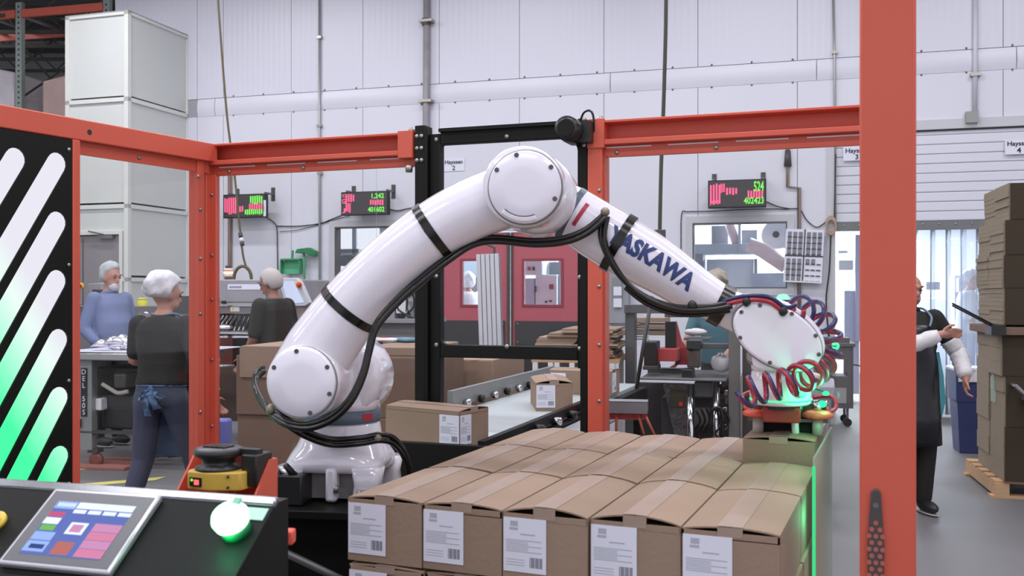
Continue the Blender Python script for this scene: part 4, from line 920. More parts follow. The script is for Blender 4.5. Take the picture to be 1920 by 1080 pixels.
# ================================================================== THINGS ON THE BACK WALL
def wthing(name, label, cat, px, py, off=-.03, group=None):
    s, h = Wl(px, py, off); return thing(name, label, cat, MW @ Matrix.Translation((s, off, h)), group)
def wsz(px0, px1, off=-.03): return Wl(px1, HY, off)[0] - Wl(px0, HY, off)[0]
def whz(px, y0, y1, off=-.03): return Wl(px, y0, off)[1] - Wl(px, y1, off)[1]
M_LEDC = mat('dark_led_face', (58, 54, 56), .45); ER = emit('led_pink_red', (255, 96, 138), 1.3); EG = emit('led_lime', (120, 235, 90), 1.2)
def led_board(x0, x1, y0, y1, label, rows, extra=None):
    off = -.34; t = wthing('led_board', label, 'display', (x0 + x1) / 2, (y0 + y1) / 2, off, 'LED counter boards on the wall'); W = wsz(x0, x1, off); Hh = whz(x0, y0, y1, off)
    MB().box(-W / 2, W / 2, 0, .09, -Hh / 2, Hh / 2).build('case', BLACK, t, bevel=.006)
    f = MB().box(-W / 2 + .012, W / 2 - .012, -.004, 0, -Hh / 2 + .012, Hh / 2 - .012).build('face', M_LEDC, t)
    for kind, m, a, c, d, e in rows:
        X0, X1, Z0, Z1 = -W / 2 + a * W, -W / 2 + c * W, -Hh / 2 + d * Hh, -Hh / 2 + e * Hh; b = MB()
        if kind == '|':
            n = max(3, int((X1 - X0) / .034))
            for i in range(n):
                w_ = (X1 - X0) / n; rnd = random.uniform(0, .18) * (Z1 - Z0); b.box(X0 + i * w_ + w_ * .12, X0 + i * w_ + w_ * .72, -.0065, -.0045, Z0 + rnd, Z1 - random.uniform(0, .1) * (Z1 - Z0))
        else:
            vs, fs = text_mesh(kind, 1.0, 0, 1.0, 'LEFT', .02); mx0 = min(v.x for v in vs); mx1 = max(v.x for v in vs); my0 = min(v.y for v in vs); my1 = max(v.y for v in vs)
            b.add([Vector((X0 + (v.x - mx0) / (mx1 - mx0) * (X1 - X0), -.006, Z0 + (v.y - my0) / (my1 - my0) * (Z1 - Z0))) for v in vs], fs)
        b.build('digits', m, f)
    for s in (-.42, .44):
        MB().box(s * W - .012, s * W + .012, .06, -off - .03, Hh / 2 - .0, Hh / 2 + .03).build('wall_arm', STEELD, t); MB().box(s * W - .03, s * W + .03, -off - .045, -off - .03, Hh / 2 - .08, Hh / 2 + .12).build('wall_plate', DGREY, t)
    return t
led_board(418, 497, 364, 408, 'LED counter board above the grey machine, white tag on its side', [('|', ER, .03, .33, .12, .88), ('|', ER, .33, .5, .22, .5), ('|', EG, .64, .95, .55, .92), ('|', ER, .62, .95, .32, .6), ('|', EG, .52, .95, .1, .36)])
t = wthing('name_tag', 'small white tag on the edge of the LED board', 'tag', 497, 388, -.35); MB().box(-.02, .02, -.012, -.006, -.14, .1).build('card', PAPER, t); put_text(MB(), '1-4702', .045, (0, -.0125, -.02), Matrix.Rotation(math.radians(90), 4, 'Y')).build('lettering', INK, t)
led_board(639, 727, 359, 403, 'LED counter board above the window, showing 401602', [('C', ER, .03, .1, .78, .9), ('|', ER, .1, .3, .55, .9), ('G', ER, .03, .1, .5, .7), ('|', ER, .1, .22, .1, .55), ('J', ER, .03, .1, .1, .3), ('1,242', EG, .66, .92, .66, .9), ('|', ER, .62, .92, .38, .64), ('401602', EG, .58, .93, .12, .34)])
led_board(1327, 1436, 337, 389, 'LED counter board above the wide window, showing 402423', [('|', ER, .03, .23, .12, .88), ('|', ER, .22, .3, .5, .88), ('|', ER, .31, .52, .45, .72), ('524', EG, .79, .96, .56, .92), ('|', ER, .68, .96, .3, .6), ('402423', EG, .62, .96, .12, .36), ('JOB', ER, .03, .2, .1, .28)])
def wsign(x0, x1, y0, y1, num, off):
    t = wthing('wall_sign', 'white sign reading Hayssen %s, %s' % (num, {'2': 'seen through the black window guard', '3': 'above the doorway beside the orange post', '4': 'above the tall cardboard stack'}[num]), 'sign', (x0 + x1) / 2, (y0 + y1) / 2, off); W = wsz(x0, x1, off); Hh = whz(x0, y0, y1, off)
    MB().box(-W / 2, W / 2, -.006, 0, -Hh / 2, Hh / 2).build('plate', PAPER, t)
    b = MB()
    vs, fs = text_mesh('Hayssen', 1, 0, 1, 'CENTER', .03); mx = max(v.x for v in vs); b.add([Vector((v.x / mx * W * .42, -.0075, Hh * .2 + v.y / mx * W * .4)) for v in vs], fs)
    vs, fs = text_mesh(num, 1, 0, 1, 'CENTER', .03); b.add([Vector((v.x * Hh * .5, -.0075, -Hh * .26 + v.y * Hh * .5)) for v in vs], fs); b.build('lettering', INK, t)
wsign(831, 871, 297, 321, '2', -.035); wsign(1581, 1632, 275, 301, '3', -.06); wsign(1884, 1937, 261, 289, '4', -.06)
# pipes and cables on the wall
def wpipe(name, label, cat, pts, r, m, off=-.06, fit=None):
    s0 = MW @ Vector((*[Wl(pts[0][0], pts[0][1], off)[0]], off, Wl(pts[0][0], pts[0][1], off)[1])); t = thing(name, label, cat, MW @ Matrix.Translation((Wl(pts[0][0], HY, off)[0], off, 0)))
    P3 = [MW @ Vector((Wl(x, y, off)[0], off, Wl(x, y, off)[1])) for x, y in pts]; MB().tube(P3, r, 8).build('run', m, t, world=True, smooth=True)
    for (x, y) in (fit or []):
        s, h = Wl(x, y, off); MB(MW).box(s - r * 2, s + r * 2, off - r * 1.4, -.03, h - .02, h + .02).build('clip', BOLT, t, world=True)
    return t
M_COND = mat('galvanised_conduit', (172, 170, 172), .4, .4); M_BRN = mat('brown_pipe', (128, 108, 96), .5)
wpipe('conduit', 'thin grey conduit running full height between the two LED boards', 'pipe', [(599, -20), (599, 300), (600, 700)], .018, M_COND, fit=[(599, 70), (599, 236), (600, 325)])
wpipe('pipe', 'brown pipe rising behind the LED board over the grey machine', 'pipe', [(431, 322), (431, 640)], .033, M_BRN)
tp = wpipe('pipe', 'thick grey pipe with dark joint running down behind the black window guard', 'pipe', [(800, -20), (799, 232), (798, 560)], .05, mat('mottled_grey_pipe', (150, 146, 150), .5, 0, .2, 5), -.1, [(800, 40), (799, 190)])
s_, h_ = Wl(799, 40, -.1); MB(MW).cyl((s_, -.1, h_ - .06), (s_, -.1, h_ + .04), .062, seg=12).build('coupling', DGREY, tp, world=True)
wpipe('conduit', 'thin white conduit near the corner of the overhead door', 'pipe', [(1562, -20), (1565, 130), (1566, 430)], .016, M_COND, fit=[(1565, 98)])
t = wpipe('conduit', 'white conduit ending in a grey junction box above the overhead door', 'pipe', [(1829, -20), (1828, 212)], .03, mat('white_conduit', (206, 206, 214), .4), fit=[(1829, 140)])
s_, h_ = Wl(1821, 221, -.05); MB(MW).box(s_ - .07, s_ + .07, -.13, -.03, h_ - .07, h_ + .07).build('junction_box', mat('box_grey', (150, 152, 148), .5), t, world=True)
t = wpipe('pipe', 'dark pipe stepping sideways to the right of the LED board', 'pipe', [(1477, 276), (1477, 350), (1499, 352), (1499, 640)], .022, M_BRN)
s_, h_ = Wl(1477, 296, -.06); MB(MW).cyl((s_, -.06, h_ - .11), (s_, -.06, h_ + .1), .05, .035, 12).build('valve', DGREY, t, world=True, smooth=True)
def wcable(label, pts, r=.008, m=RUBBER, off=-.05, name='cable'):
    t = thing(name, label, 'cable', MW @ Matrix.Translation((Wl(pts[0][0], HY, off)[0], off, 0))); MB().tube(smooth_path([MW @ Vector((Wl(x, y, off)[0], off, Wl(x, y, off)[1])) for x, y in pts], 4), r, 6).build('run', m, t, world=True, smooth=True)
wcable('thin cable from the first LED board down the wall beside the dustpan', [(497, 406), (512, 416), (519, 428), (520, 470), (521, 520)])
wcable('thin cable sagging between the two LED boards on the left', [(519, 424), (560, 424), (600, 419), (622, 411), (640, 404)])
wcable('second thinner cable sagging under the LED boards', [(524, 434), (560, 431), (600, 420), (630, 411), (655, 405)], .005)
wcable('cable from the second LED board to the black window guard', [(727, 391), (745, 395), (765, 391), (785, 389)])
wcable('cable from the right LED board sagging over to the papers', [(1437, 378), (1455, 386), (1478, 391), (1500, 393), (1512, 412), (1530, 426), (1546, 418), (1562, 402)], .007)
wcable('thin cable bordering the top of the wide window', [(1276, 560), (1277, 470), (1278, 402), (1290, 397), (1330, 396), (1420, 392), (1480, 392)], .007)
wcable('long thin cable along the top of the overhead door', [(1717, 237), (1760, 234), (1800, 232), (1830, 229), (1870, 226), (1930, 221)], .009)
t = thing('cable_coil', 'tan coil of rope hanging at the edge of the doorway', 'coil', MW @ Matrix.Translation((Wl(1558, 420, -.1)[0], -.1, Wl(1558, 420, -.1)[1])))
for i in range(3): MB().tube([Vector((.06 * math.cos(a), -.02 * i, .1 * math.sin(a) - .02 * i)) for a in [2 * math.pi * k / 16 for k in range(16)]], .012, 6, close=True).build('loop', mat('tan_rope', (176, 150, 128), .7), t, smooth=True)
MB().tube(smooth_path([(0, 0, -.1), (-.02, 0, -.6), (-.06, 0, -1.0), (-.02, 0, -1.5)], 4), .01, 6).build('tail', RUBBER, t, smooth=True); MB().cyl((.04, 0, .08), (.06, 0, .9), .008, seg=6).build('tail', RUBBER, t)
# hanging power drops
def drop(label, pts, z, r, m, endbox=None, plug=None, loop=None):
    P3 = smooth_path([P(x, y, z) for x, y in pts], 5); t = thing('cord_drop', label, 'cord', Vector((P3[-1].x, P3[-1].y, P3[-1].z))); MB().tube(P3, r, 7).build('cord', m, t, world=True, smooth=True)
    if endbox: c = P(*endbox, z); MB().box(c.x - .055, c.x + .055, z - .04, z + .04, c.z - .065, c.z + .065).build('outlet_box', DGREY, t, world=True, bevel=.008); MB().box(c.x - .04, c.x + .04, z - .03, z + .03, c.z - .1, c.z - .065).build('outlet_foot', PAPER, t, world=True)
    if plug:
        for (x, y0, y1, mm) in plug: a, c = P(x, y0, z), P(x + 2, y1, z); MB().cyl(a, c, .028, seg=10).build('plug', mm, t, world=True, smooth=True)
    if loop: c = P(*loop, z); MB().tube([c + Vector((.115 * math.cos(a), .01 * k2, .16 * math.sin(a))) for k2 in (0,) for a in [2 * math.pi * k / 18 for k in range(18)]], .022, 7, close=True).build('coil', m, t, world=True, smooth=True)
M_CORD = mat('yellow_black_cord', (92, 82, 50), .5)
drop('olive power cord dropping from the ceiling to a plug above the grey machine', [(406, -40), (413, 60), (424, 200), (432, 270), (440, 330), (447, 400), (451, 440), (456, 480), (463, 505)], 12.6, .014, M_CORD, plug=[(450, 436, 446, DGREY), (452, 446, 453, PAPER), (453, 453, 461, DGREY)], loop=(455, 522))
drop('thick black cord dropping from the ceiling to a grey outlet box', [(1249, -40), (1248, 60), (1244, 200), (1240, 300), (1238, 380), (1237, 436)], 9.6, .02, mat('olive_black_cord', (62, 58, 44), .5), endbox=(1237, 443))
# green dustpan and broom
dp = wthing('dustpan', 'green lobby dustpan hanging on the wall', 'dustpan', 548, 500, -.12); M_GRN = mat('green_plastic', (58, 156, 104), .45)
w_ = wsz(530, 566, -.12); h_ = whz(548, 486, 513, -.12)
MB().prism([(-w_ / 2, -h_ / 2), (w_ / 2, -h_ / 2), (w_ / 2 - .0, h_ / 2), (-w_ / 2 + .03, h_ / 2)], .0, .02).build('pan_back', mat('light_green_plastic', (92, 182, 138), .45), dp)
for x in (-w_ / 2, w_ / 2 - .012): MB().prism([(x, -h_ / 2), (x + .012, -h_ / 2), (x + .012, h_ / 2), (x, h_ / 2)], -.08, .02).build('pan_side', M_GRN, dp)
MB().box(-w_ / 2 + .02, w_ / 2, -.09, .02, h_ / 2 - .012, h_ / 2 + .012).build('pan_top', M_GRN, dp); MB().cyl((.0, 0, h_ / 2), (.01, 0, h_ / 2 + .14), .015, seg=8).build('handle', M_GRN, dp)
bm_ = wthing('broom', 'green angled broom hanging head-up on the wall', 'broom', 570, 520, -.14)
hh2 = whz(570, 472, 560, -.14); top = whz(570, 472, 520, -.14)
MB().cyl((.0, 0, top), (.01, 0, top - hh2), .017, seg=8).build('handle', M_GRN, bm_, smooth=True)
MB().prism([(-.13, top - .02), (.05, top - .03), (.2, top - .08), (.22, top + .0), (.1, top + .06), (-.1, top + .04)], -.05, .05).build('broom_head', mat('dark_green_plastic', (36, 124, 80), .5), bm_, bevel=.01)
# grid of paper pockets
fr_ = thing('paper_rack', 'white wall rack with rows of paper pockets beside the wide window', 'rack', MW @ Matrix.Translation((Wl(1507, 480, -.12)[0], -.12, Wl(1507, 480, -.12)[1])) @ Matrix.Rotation(math.radians(3), 4, 'Y'))
W = wsz(1471, 1543, -.12); Hh = whz(1507, 431, 531, -.12)
MB().box(-W / 2, W / 2, .0, .03, -Hh / 2, Hh / 2).build('board', PAPER, fr_)
M_SLOT = mat('pocket_grey', (128, 128, 136), .6); M_SLOTD = mat('dark_pocket_card', (58, 56, 62), .6)  # mid grey pockets, near-black lips and dividers
for gx_ in (0, 1):
    for gy_ in (0, 1):
        for i in range(3):
            for j_ in range(4):
                x = -W / 2 + (gx_ + (i + .5) / 3 * .86 + .07) * W / 2; z_ = -Hh / 2 + (gy_ + (j_ + .5) / 4 * .86 + .06) * Hh / 2
                if not (gx_ == 1 and gy_ == 0 and (j_ < 3 or i == 2)): MB().box(x - W * .05, x + W * .05, -.008, 0, z_ - .03, z_ + .03).build('pocket', M_SLOT, fr_)
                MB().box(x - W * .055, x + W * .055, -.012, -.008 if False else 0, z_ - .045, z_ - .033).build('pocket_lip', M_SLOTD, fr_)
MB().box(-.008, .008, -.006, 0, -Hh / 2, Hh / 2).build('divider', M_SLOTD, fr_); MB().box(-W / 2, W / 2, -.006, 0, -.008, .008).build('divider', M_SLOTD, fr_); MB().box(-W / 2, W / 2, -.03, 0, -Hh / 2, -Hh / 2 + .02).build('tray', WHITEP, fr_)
# grey electrical cabinet
ec_ = wthing('electrical_cabinet', 'grey electrical disconnect cabinet with white labels right of the red doors', 'cabinet', 1158, 550, -.2); W = wsz(1139, 1180, -.2); Hh = whz(1158, 492, 605, -.2)
MB().box(-W / 2, W / 2, 0, .17, -Hh / 2, Hh / 2).build('case', mat('cabinet_grey', (150, 152, 158), .45), ec_, bevel=.008); MB().box(-.06, .06, -.03, 0, -.1, .22).build('switch_cover', mat('cabinet_grey2', (134, 136, 142), .45), ec_, bevel=.005)
for zz in (.03, -.13): MB().box(-.05, .06, -.036, -.03 if zz > 0 else 0, zz - .06, zz + .06).build('label', PAPER, ec_)
MB().cyl((-.1, .05, -Hh / 2), (-.1, .05, -Hh / 2 - .8), .02, seg=8).build('conduit', M_COND, ec_)
wm = wthing('wall_switch', 'dark switch box on the wall left of the electrical cabinet', 'switch', 1136, 520, -.1); MB().box(-.05, .05, 0, .07, -.2, .2).build('box', DGREY, wm); MB().box(-.03, .03, -.02, 0, -.05, .1).build('lever', BLACKP, wm)
# small screw heads and marks
# ================================================================== BRIGHT ROOM behind the wall
M_MS = mat('pale_machine_steel', (176, 184, 196), .4, .2, .05, 2); M_MW = mat('white_machine', (226, 232, 240), .4); M_MG = mat('grey_machine_panel', (140, 146, 154), .5)
def bk(px, py, off): s, h = Wl(px, py, off); return s, h
def broom_thing(name, label, cat, off, parts):
    a = parts[0]; t = thing(name, label, cat, MW @ Matrix.Translation((bk(a[2], HY, off)[0], off, 0)))
    for (n, m, x0, x1, y0, y1, dy0, dy1) in parts:
        s0, h1_ = bk(x0, y0, off); s1, h0_ = bk(x1, y1, off)
        MB(MW).box(s0, s1, off + dy0, off + dy1, max(h0_, .0), h1_).build(n, m, t, world=True, bevel=.004)
    return t
t = broom_thing('packaging_machine', 'pale steel packaging machine seen through the wide window', 'machine', 1.6, [('lower_cabinet', M_MG, 1300, 1318, 475, 640, 0, .8), ('top_beam', M_MS, 1296, 1412, 458, 476, 0, .5), ('rear_panel', M_MG, 1330, 1362, 420, 458, .4, .5), ('rear_panel', M_MG, 1388, 1418, 428, 458, .4, .5), ('upright', M_MS, 1384, 1389, 418, 476, -.02, .05), ('white_face', M_MW, 1322, 1412, 485, 640, .3, .5), ('white_housing', M_MW, 1433, 1490, 415, 463, .2, .6), ('hopper_box', mat('smoky_hopper', (170, 180, 196), .3), 1412, 1475, 512, 545, .0, .4), ('side_column', M_MG, 1413, 1419, 484, 545, .2, .3)])
s0 = [MW @ Vector((bk(x, y, 1.5)[0], 1.5 - d, bk(x, y, 1.5)[1])) for x, y, d in ((1404, 459, .2), (1430, 470, .2), (1475, 500, .2))]; MB().tube(s0, [.1, .11, .11], 12).build('product_tube', mat('pinkish_white_tube', (232, 206, 208), .45), t, world=True, smooth=True)
s0 = [MW @ Vector((bk(x, y, 1.7)[0], 1.7, bk(x, y, 1.7)[1])) for x, y in ((1366, 414), (1372, 432), (1382, 457))]; MB().tube(s0, .075, 12).build('product_tube', MATS['pinkish_white_tube'], t, world=True, smooth=True)
s_, h_ = bk(1455, 440, 1.75); MB(MW).lathe([(.2, -.03), (.22, 0), (.2, .03)], (s_, 1.75, h_), 'Y', 24).build('film_reel', WHITEP, t, world=True, smooth=True); MB(MW).lathe([(.05, -.06), (.05, .0)], (s_, 1.74, h_), 'Y', 12).build('reel_hub', DGREY, t, world=True)
broom_thing('shelf_unit', 'white shelving and pipework seen through the narrow window', 'shelf', 1.4, [('upright', M_MW, 660, 668, 424, 640, 0, .1), ('shelf', M_MW, 632, 720, 474, 478, 0, .6), ('grey_tray', M_MG, 634, 690, 480, 498, .0, .5), ('duct', mat('grey_duct', (170, 170, 176), .5), 634, 672, 467, 474, .0, .4), ('upright', M_MS, 740, 748, 424, 640, 0, .1)])
broom_thing('control_cabinet', 'white control cabinet with dials seen through the red door window', 'cabinet', 1.5, [('upper_case', M_MW, 975, 1016, 484, 515, 0, .5), ('tall_case', M_MW, 1004, 1044, 516, 690, 0, .5), ('small_case', mat('pale_blue_panel', (190, 200, 220), .4), 975, 1002, 522, 572, 0, .3), ('dark_gap', M_MG, 1018, 1042, 490, 514, .4, .5), ('pipe_column', M_MS, 1045, 1050, 480, 690, .1, .2), ('dial', mat('red_dial', (170, 80, 90), .5), 990, 995, 500, 507, -.03, 0), ('dial', DGREY, 999, 1003, 500, 507, -.03, 0), ('handle', DGREY, 1003, 1006, 536, 548, -.04, 0), ('sticker', mat('red_dial', (170, 80, 90), .5), 1030, 1038, 533, 542, -.01, 0), ('switch', DGREY, 1022, 1026, 564, 568, -.02, 0), ('switch', DGREY, 1030, 1035, 563, 566, -.02, 0)])
broom_thing('steel_cabinet', 'grey glazed cabinet behind the hooded worker', 'cabinet', 3.2, [('case', M_MG, 866, 930, 470, 690, 0, .5), ('glass_door', mat('pale_glass_door', (196, 212, 226), .2), 868, 898, 480, 520, -.03, 0), ('shelf_bar', M_MW, 895, 930, 488, 492, -.05, 0)])
broom_thing('filling_machine', 'tall pale machine behind the clear strip curtain', 'machine', 2.6, [('column', mat('pale_lilac_case', (190, 196, 220), .4), 1790, 1815, 516, 700, 0, .5), ('white_tank', M_MW, 1793, 1812, 522, 548, -.2, 0), ('base', M_MW, 1735, 1790, 560, 720, .9, 1.3), ('display_row', MATS['pocket_grey'], 1742, 1768, 528, 543, .3, .34), ('bin', mat('pale_blue_bin', (176, 190, 226), .4), 1812, 1842, 606, 660, -.3, .1)])
broom_thing('hanging_rail_unit', 'pale machine frame seen through the doorway beside the orange post', 'machine', 1.2, [('column', mat('pale_lilac_case', (190, 196, 220), .4), 1604, 1618, 440, 640, 0, .3), ('screen_box', M_MW, 1573, 1600, 488, 506, 0, .2), ('shelf', M_MW, 1572, 1590, 470, 474, 0, .3), ('cabinet', mat('pale_lilac_case', (190, 196, 220), .4), 1584, 1612, 545, 740, .1, .5)])
# ================================================================== MACHINES AND GOODS IN THE HALL
def wb_thing(name, label, cat, z, px, ang=0, group=None):   # stands on the floor at depth z; local frame turned by ang
    return thing(name, label, cat, frame(Vector((P(px, HY, z).x, z, 0)), ang), group), frame(Vector((P(px, HY, z).x, z, 0)), ang)
def lbox(t, M, n, m, x0, x1, y0, y1, d0, d1, off=None, bevel=.0, zmin=0.0):
    """part box: pixel rectangle read on the plane y=d0 of the frame, depth d0..d1"""
    a = onframe(M, x0, y0, d0); c = onframe(M, x1, y1, d0); return MB().box(a[0], c[0], d0, d1, max(c[1], zmin), a[1]).build(n, m, t, bevel=bevel)
# --- packing table with silver pouches (left)
pt, PTM = wb_thing('packing_table', 'stainless packing table on casters with lettered leg behind the left fence', 'table', 8.5, 190, 12)
lbox(pt, PTM, 'table_top', STEEL, 90, 300, 661, 678, 0, 1.15, bevel=.01)
TTZ = onframe(PTM, 190, 661, 0)[1]
MB().box(-.45, .8, .02, 1.1, TTZ, TTZ + .004).build('top_liner', mat('white_liner', (226, 226, 240), .3), pt)
M_PST = mat('grey_painted_steel', (140, 142, 144), .45, .3)
for dy in (.05, 1.05):
    a = onframe(PTM, 141, 690, .05)[0]; c = onframe(PTM, 172, 690, .05)[0]; MB().box(a, c, dy, dy + .08, .16, .96).build('leg', M_PST, pt)
    MB().box(.85, .95, dy, dy + .08, .16, .96).build('leg', M_PST, pt)
a = onframe(PTM, 152, 690, .045); c = onframe(PTM, 163, 781, .045)
bd_ = MB().box(a[0], c[0], .042, .05, c[1], a[1]).build('name_strip', INK, pt); b = MB(); Lz = a[1] - c[1]; xm = (a[0] + c[0]) / 2
for i, ch in enumerate('DEL-50S'.replace('-', ' ')):
    if ch != ' ': put_text(b, ch, .065, (xm, .04, a[1] - Lz * (i + .6) / 7.2))
b.build('lettering', PAPER, bd_)
lbox(pt, PTM, 'drawer_box', mat('machine_black', (58, 55, 54), .5), 172, 260, 690, 742, .3, .9); lbox(pt, PTM, 'motor', DGREY, 212, 236, 700, 730, .1, .4, bevel=.02); lbox(pt, PTM, 'lower_bin', mat('charcoal_bin', (50, 49, 50), .5), 190, 250, 740, 806, .2, .9, bevel=.02)  # drawer box in an even near-black
lbox(pt, PTM, 'white_bottle', WHITEP, 178, 189, 747, 770, .1, .2, bevel=.01); lbox(pt, PTM, 'outlet_box', DGREY, 138, 149, 786, 802, .02, .06); lbox(pt, PTM, 'frame_rail', DGREY, 100, 330, 806, 818, .05, .15)
MB().tube(smooth_path([onframe(PTM, x, y, .1)[0:1] + (.1,) + onframe(PTM, x, y, .1)[1:2] for x, y in ((192, 720), (208, 730), (222, 737), (240, 734))], 5), .02, 8).build('duct_hose', mat('grey_flex', (168, 164, 158), .5), pt, smooth=True)
for x_, y_ in ((-.14, .1), (.85, .1), (-.1, 1.1), (.9, 1.1)):
    cs = MB().box(x_ - .05, x_ + .05, y_ - .03, y_ + .06, .13, .17).build('caster_plate', DGREY, pt); MB().lathe([(.03, -.018), (.062, -.018), (.065, 0), (.062, .018), (.03, .018)], (x_ + .02, y_, .066), 'Y', 18).build('caster_wheel', mat('rust_red_wheel', (120, 62, 52), .5), cs, smooth=True)
# silver pouches on the table
random.seed(3); M_FOIL = mat('silver_foil', (222, 222, 232), .18, .85, .05, 8, .6, 30); me = None
for i in range(16):
    x = random.uniform(-.2, .5); y = random.uniform(.12, .6); b = MB(); n = 7; rs = []
    for k in range(n):
        u = k / (n - 1); w_ = .055 * (1 - .3 * abs(u - .5)); hh_ = .006 + .03 * math.sin(math.pi * u); xx = -.09 + .18 * u
        rs.append([Vector((xx, yy * w_, hh_ * zz + random.uniform(0, .006))) for yy, zz in ((-1, .3), (-.5, 0), (.5, 0), (1, .3), (.6, 1.6), (0, 2), (-.6, 1.6))])
    b.rings(rs); o = b.build('foil_pouch', M_FOIL, smooth=True)
    o.matrix_world = PTM @ Matrix.Translation((x, y, TTZ + .006 + .03 * (i // 6))) @ Matrix.Rotation(random.uniform(0, 3.1), 4, 'Z'); tag(o, 'silver foil pouch in the pile on the packing table', 'pouch', 'silver pouches on the packing table')
# --- grey inspection machines with tilted screens
M_MC = mat('grey_machine_cover', (150, 148, 154), .45); M_MC2 = mat('mid_grey_cover', (124, 120, 122), .45); M_SCR = emit('pale_blue_screen', (206, 216, 246), .85)
def insp(name, label, z, px, ang, X, full):
    t, M = wb_thing(name, label, 'machine', z, px, ang)
    return t, M
m1, M1 = wb_thing('inspection_machine', 'grey inspection machine with tilted white screen and red stop button behind the blue shirted man', 'machine', 10.4, 160, 14)
lbox(m1, M1, 'cabinet', M_MC2, 110, 232, 574, 760, 0, .8, bevel=.01)
a = onframe(M1, 120, 576, 0); cpx = onframe(M1, 157, 576, 0)
sc_ = MB().prism([(a[0], a[1] + .0), (cpx[0], a[1] + .03), (cpx[0] - .14, a[1] + .3), (a[0], a[1] + .3)], -.1, -.02).build('tilted_panel', M_MC, m1, bevel=.01)
MB().prism([(a[0], a[1] + .03), (cpx[0] - .04, a[1] + .05), (cpx[0] - .15, a[1] + .27), (a[0], a[1] + .27)], -.104, -.1).build('lit_screen', M_SCR, sc_)
rb_ = onframe(M1, 150, 536, -.12); MB().lathe([(.035, 0), (.035, -.02), (.028, -.022)], (rb_[0], -.1, rb_[1]), 'Y', 14).build('yellow_ring', MATS['yellow_plastic'], sc_); MB().lathe([(.022, -.02), (.03, -.04), (.012, -.055)], (rb_[0], -.1, rb_[1]), 'Y', 14).build('stop_button', mat('bright_red_button', (206, 44, 40), .4), sc_, smooth=True)
a = onframe(M1, 164, 532, .1); c = onframe(M1, 192, 580, .1)
fr2 = MB(); fr2.prism([(a[0], a[1]), (c[0], a[1] + .01), (c[0], c[1] - .1), (a[0] + .1, c[1] - .1)], .1, .2).build('monitor_arch', M_MC, m1, bevel=.01); lbox(m1, M1, 'monitor_screen', mat('dark_monitor', (70, 62, 66), .3), 173, 192, 543, 560, .09, .1)
lbox(m1, M1, 'conveyor_bed', STEEL, 240, 350, 590, 600, .2, .9); lbox(m1, M1, 'panel_box', M_MC, 250, 292, 589, 600, .15, .2); lbox(m1, M1, 'far_cover', mat('green_grey_cover', (118, 128, 124), .5), 232, 350, 600, 640, .3, .9); lbox(m1, M1, 'dark_hood', DGREY, 322, 366, 555, 600, .6, 1.0)
yc = thing('yellow_container', 'yellow plastic container on the inspection machine bed', 'container', M1 @ Matrix.Translation((onframe(M1, 267, 590, .45)[0], .45, onframe(M1, 267, 588, .2)[1])))
MB().lathe([(.05, 0), (.055, .02), (.055, .14), (.045, .15)], seg=16).build('body', mat('yellow_container', (212, 206, 62), .45), yc, smooth=True); MB().lathe([(.05, .15), (.05, .168), (.03, .17)], seg=16).build('lid', mat('pale_yellow_lid', (222, 216, 110), .45), yc, smooth=True)
for i in range(4):
    o = MB().ell((0, 0, .016), (.05, .03, .016), 8, 5).build('foil_pouch', M_FOIL, smooth=True); o.matrix_world = M1 @ Matrix.Translation((onframe(M1, 246 + i * 7, 590, .3)[0], .3 + .05 * (i % 2), onframe(M1, 250, 590, .2)[1])) @ Matrix.Rotation(i, 4, 'Z'); tag(o, 'silver foil pouch on the machine bed beside the yellow container', 'pouch', 'silver pouches by the yellow container')
m2_, M2 = wb_thing('inspection_machine', 'grey inspection machine with pouch chute and tilted screen behind the dark shirted man', 'machine', 9.9, 490, 14)
lbox(m2_, M2, 'hood', M_MC, 395, 560, 524, 568, 0, .75, bevel=.015); lbox(m2_, M2, 'hood_edge', STEEL, 395, 500, 568, 573, -.06, .1); lbox(m2_, M2, 'front_panel', M_MC2, 395, 480, 574, 588, -.02, .1)
lbox(m2_, M2, 'side_column', M_MC2, 476, 505, 574, 760, 0, .75); lbox(m2_, M2, 'rear_wall', mat('dark_olive_interior', (66, 58, 46), .6), 395, 480, 588, 630, .6, .7); lbox(m2_, M2, 'left_wall', mat('red_brown_interior', (110, 66, 56), .6), 395, 412, 588, 630, .3, .6)
np_ = lbox(m2_, M2, 'name_plate', PAPER, 427, 500, 533, 543, -.006, 0); b = MB(); s0 = onframe(M2, 430, 538, -.008)
for i in range(9): b.box(s0[0] + i * .016, s0[0] + i * .016 + .012, -.009, -.007, s0[1] - .012, s0[1] + .01)
b.build('plate_print', mat('plate_print', (150, 146, 172), .6), np_)
wl = lbox(m2_, M2, 'warning_label', mat('cream_label', (222, 220, 204), .6), 432, 449, 575, 584, -.026, -.02); s0 = onframe(M2, 437, 579, -.028); MB().prism([(s0[0] - .015, s0[1] - .012), (s0[0] + .015, s0[1] - .012), (s0[0], s0[1] + .014)], -.028, -.0262).build('warning_triangle', MATS['yellow_plastic'], wl)
for x in (415, 480): lbox(m2_, M2, 'latch', BLACKP, x, x + 7, 564, 570, -.08, -.06)
lbox(m2_, M2, 'tray', STEEL, 395, 476, 622, 627, -.25, .5); lbox(m2_, M2, 'lower_frame', mat('rust_brown_frame', (112, 62, 54), .6), 395, 436, 634, 684, .1, .2); lbox(m2_, M2, 'lower_base', mat('brown_base', (92, 78, 72), .6), 395, 445, 690, 790, .1, .6); lbox(m2_, M2, 'leg', DGREY, 440, 478, 634, 790, .3, .4)
for i in range(7): a = onframe(M2, 418 + i * 8, 592, .3); c = onframe(M2, 416 + i * 8 - (6 if i < 4 else 0), 620, .2); MB().cyl((a[0], .3, a[1]), (c[0], .1, c[1]), .012, seg=6).build('chute_bar', STEEL, m2_, smooth=True)
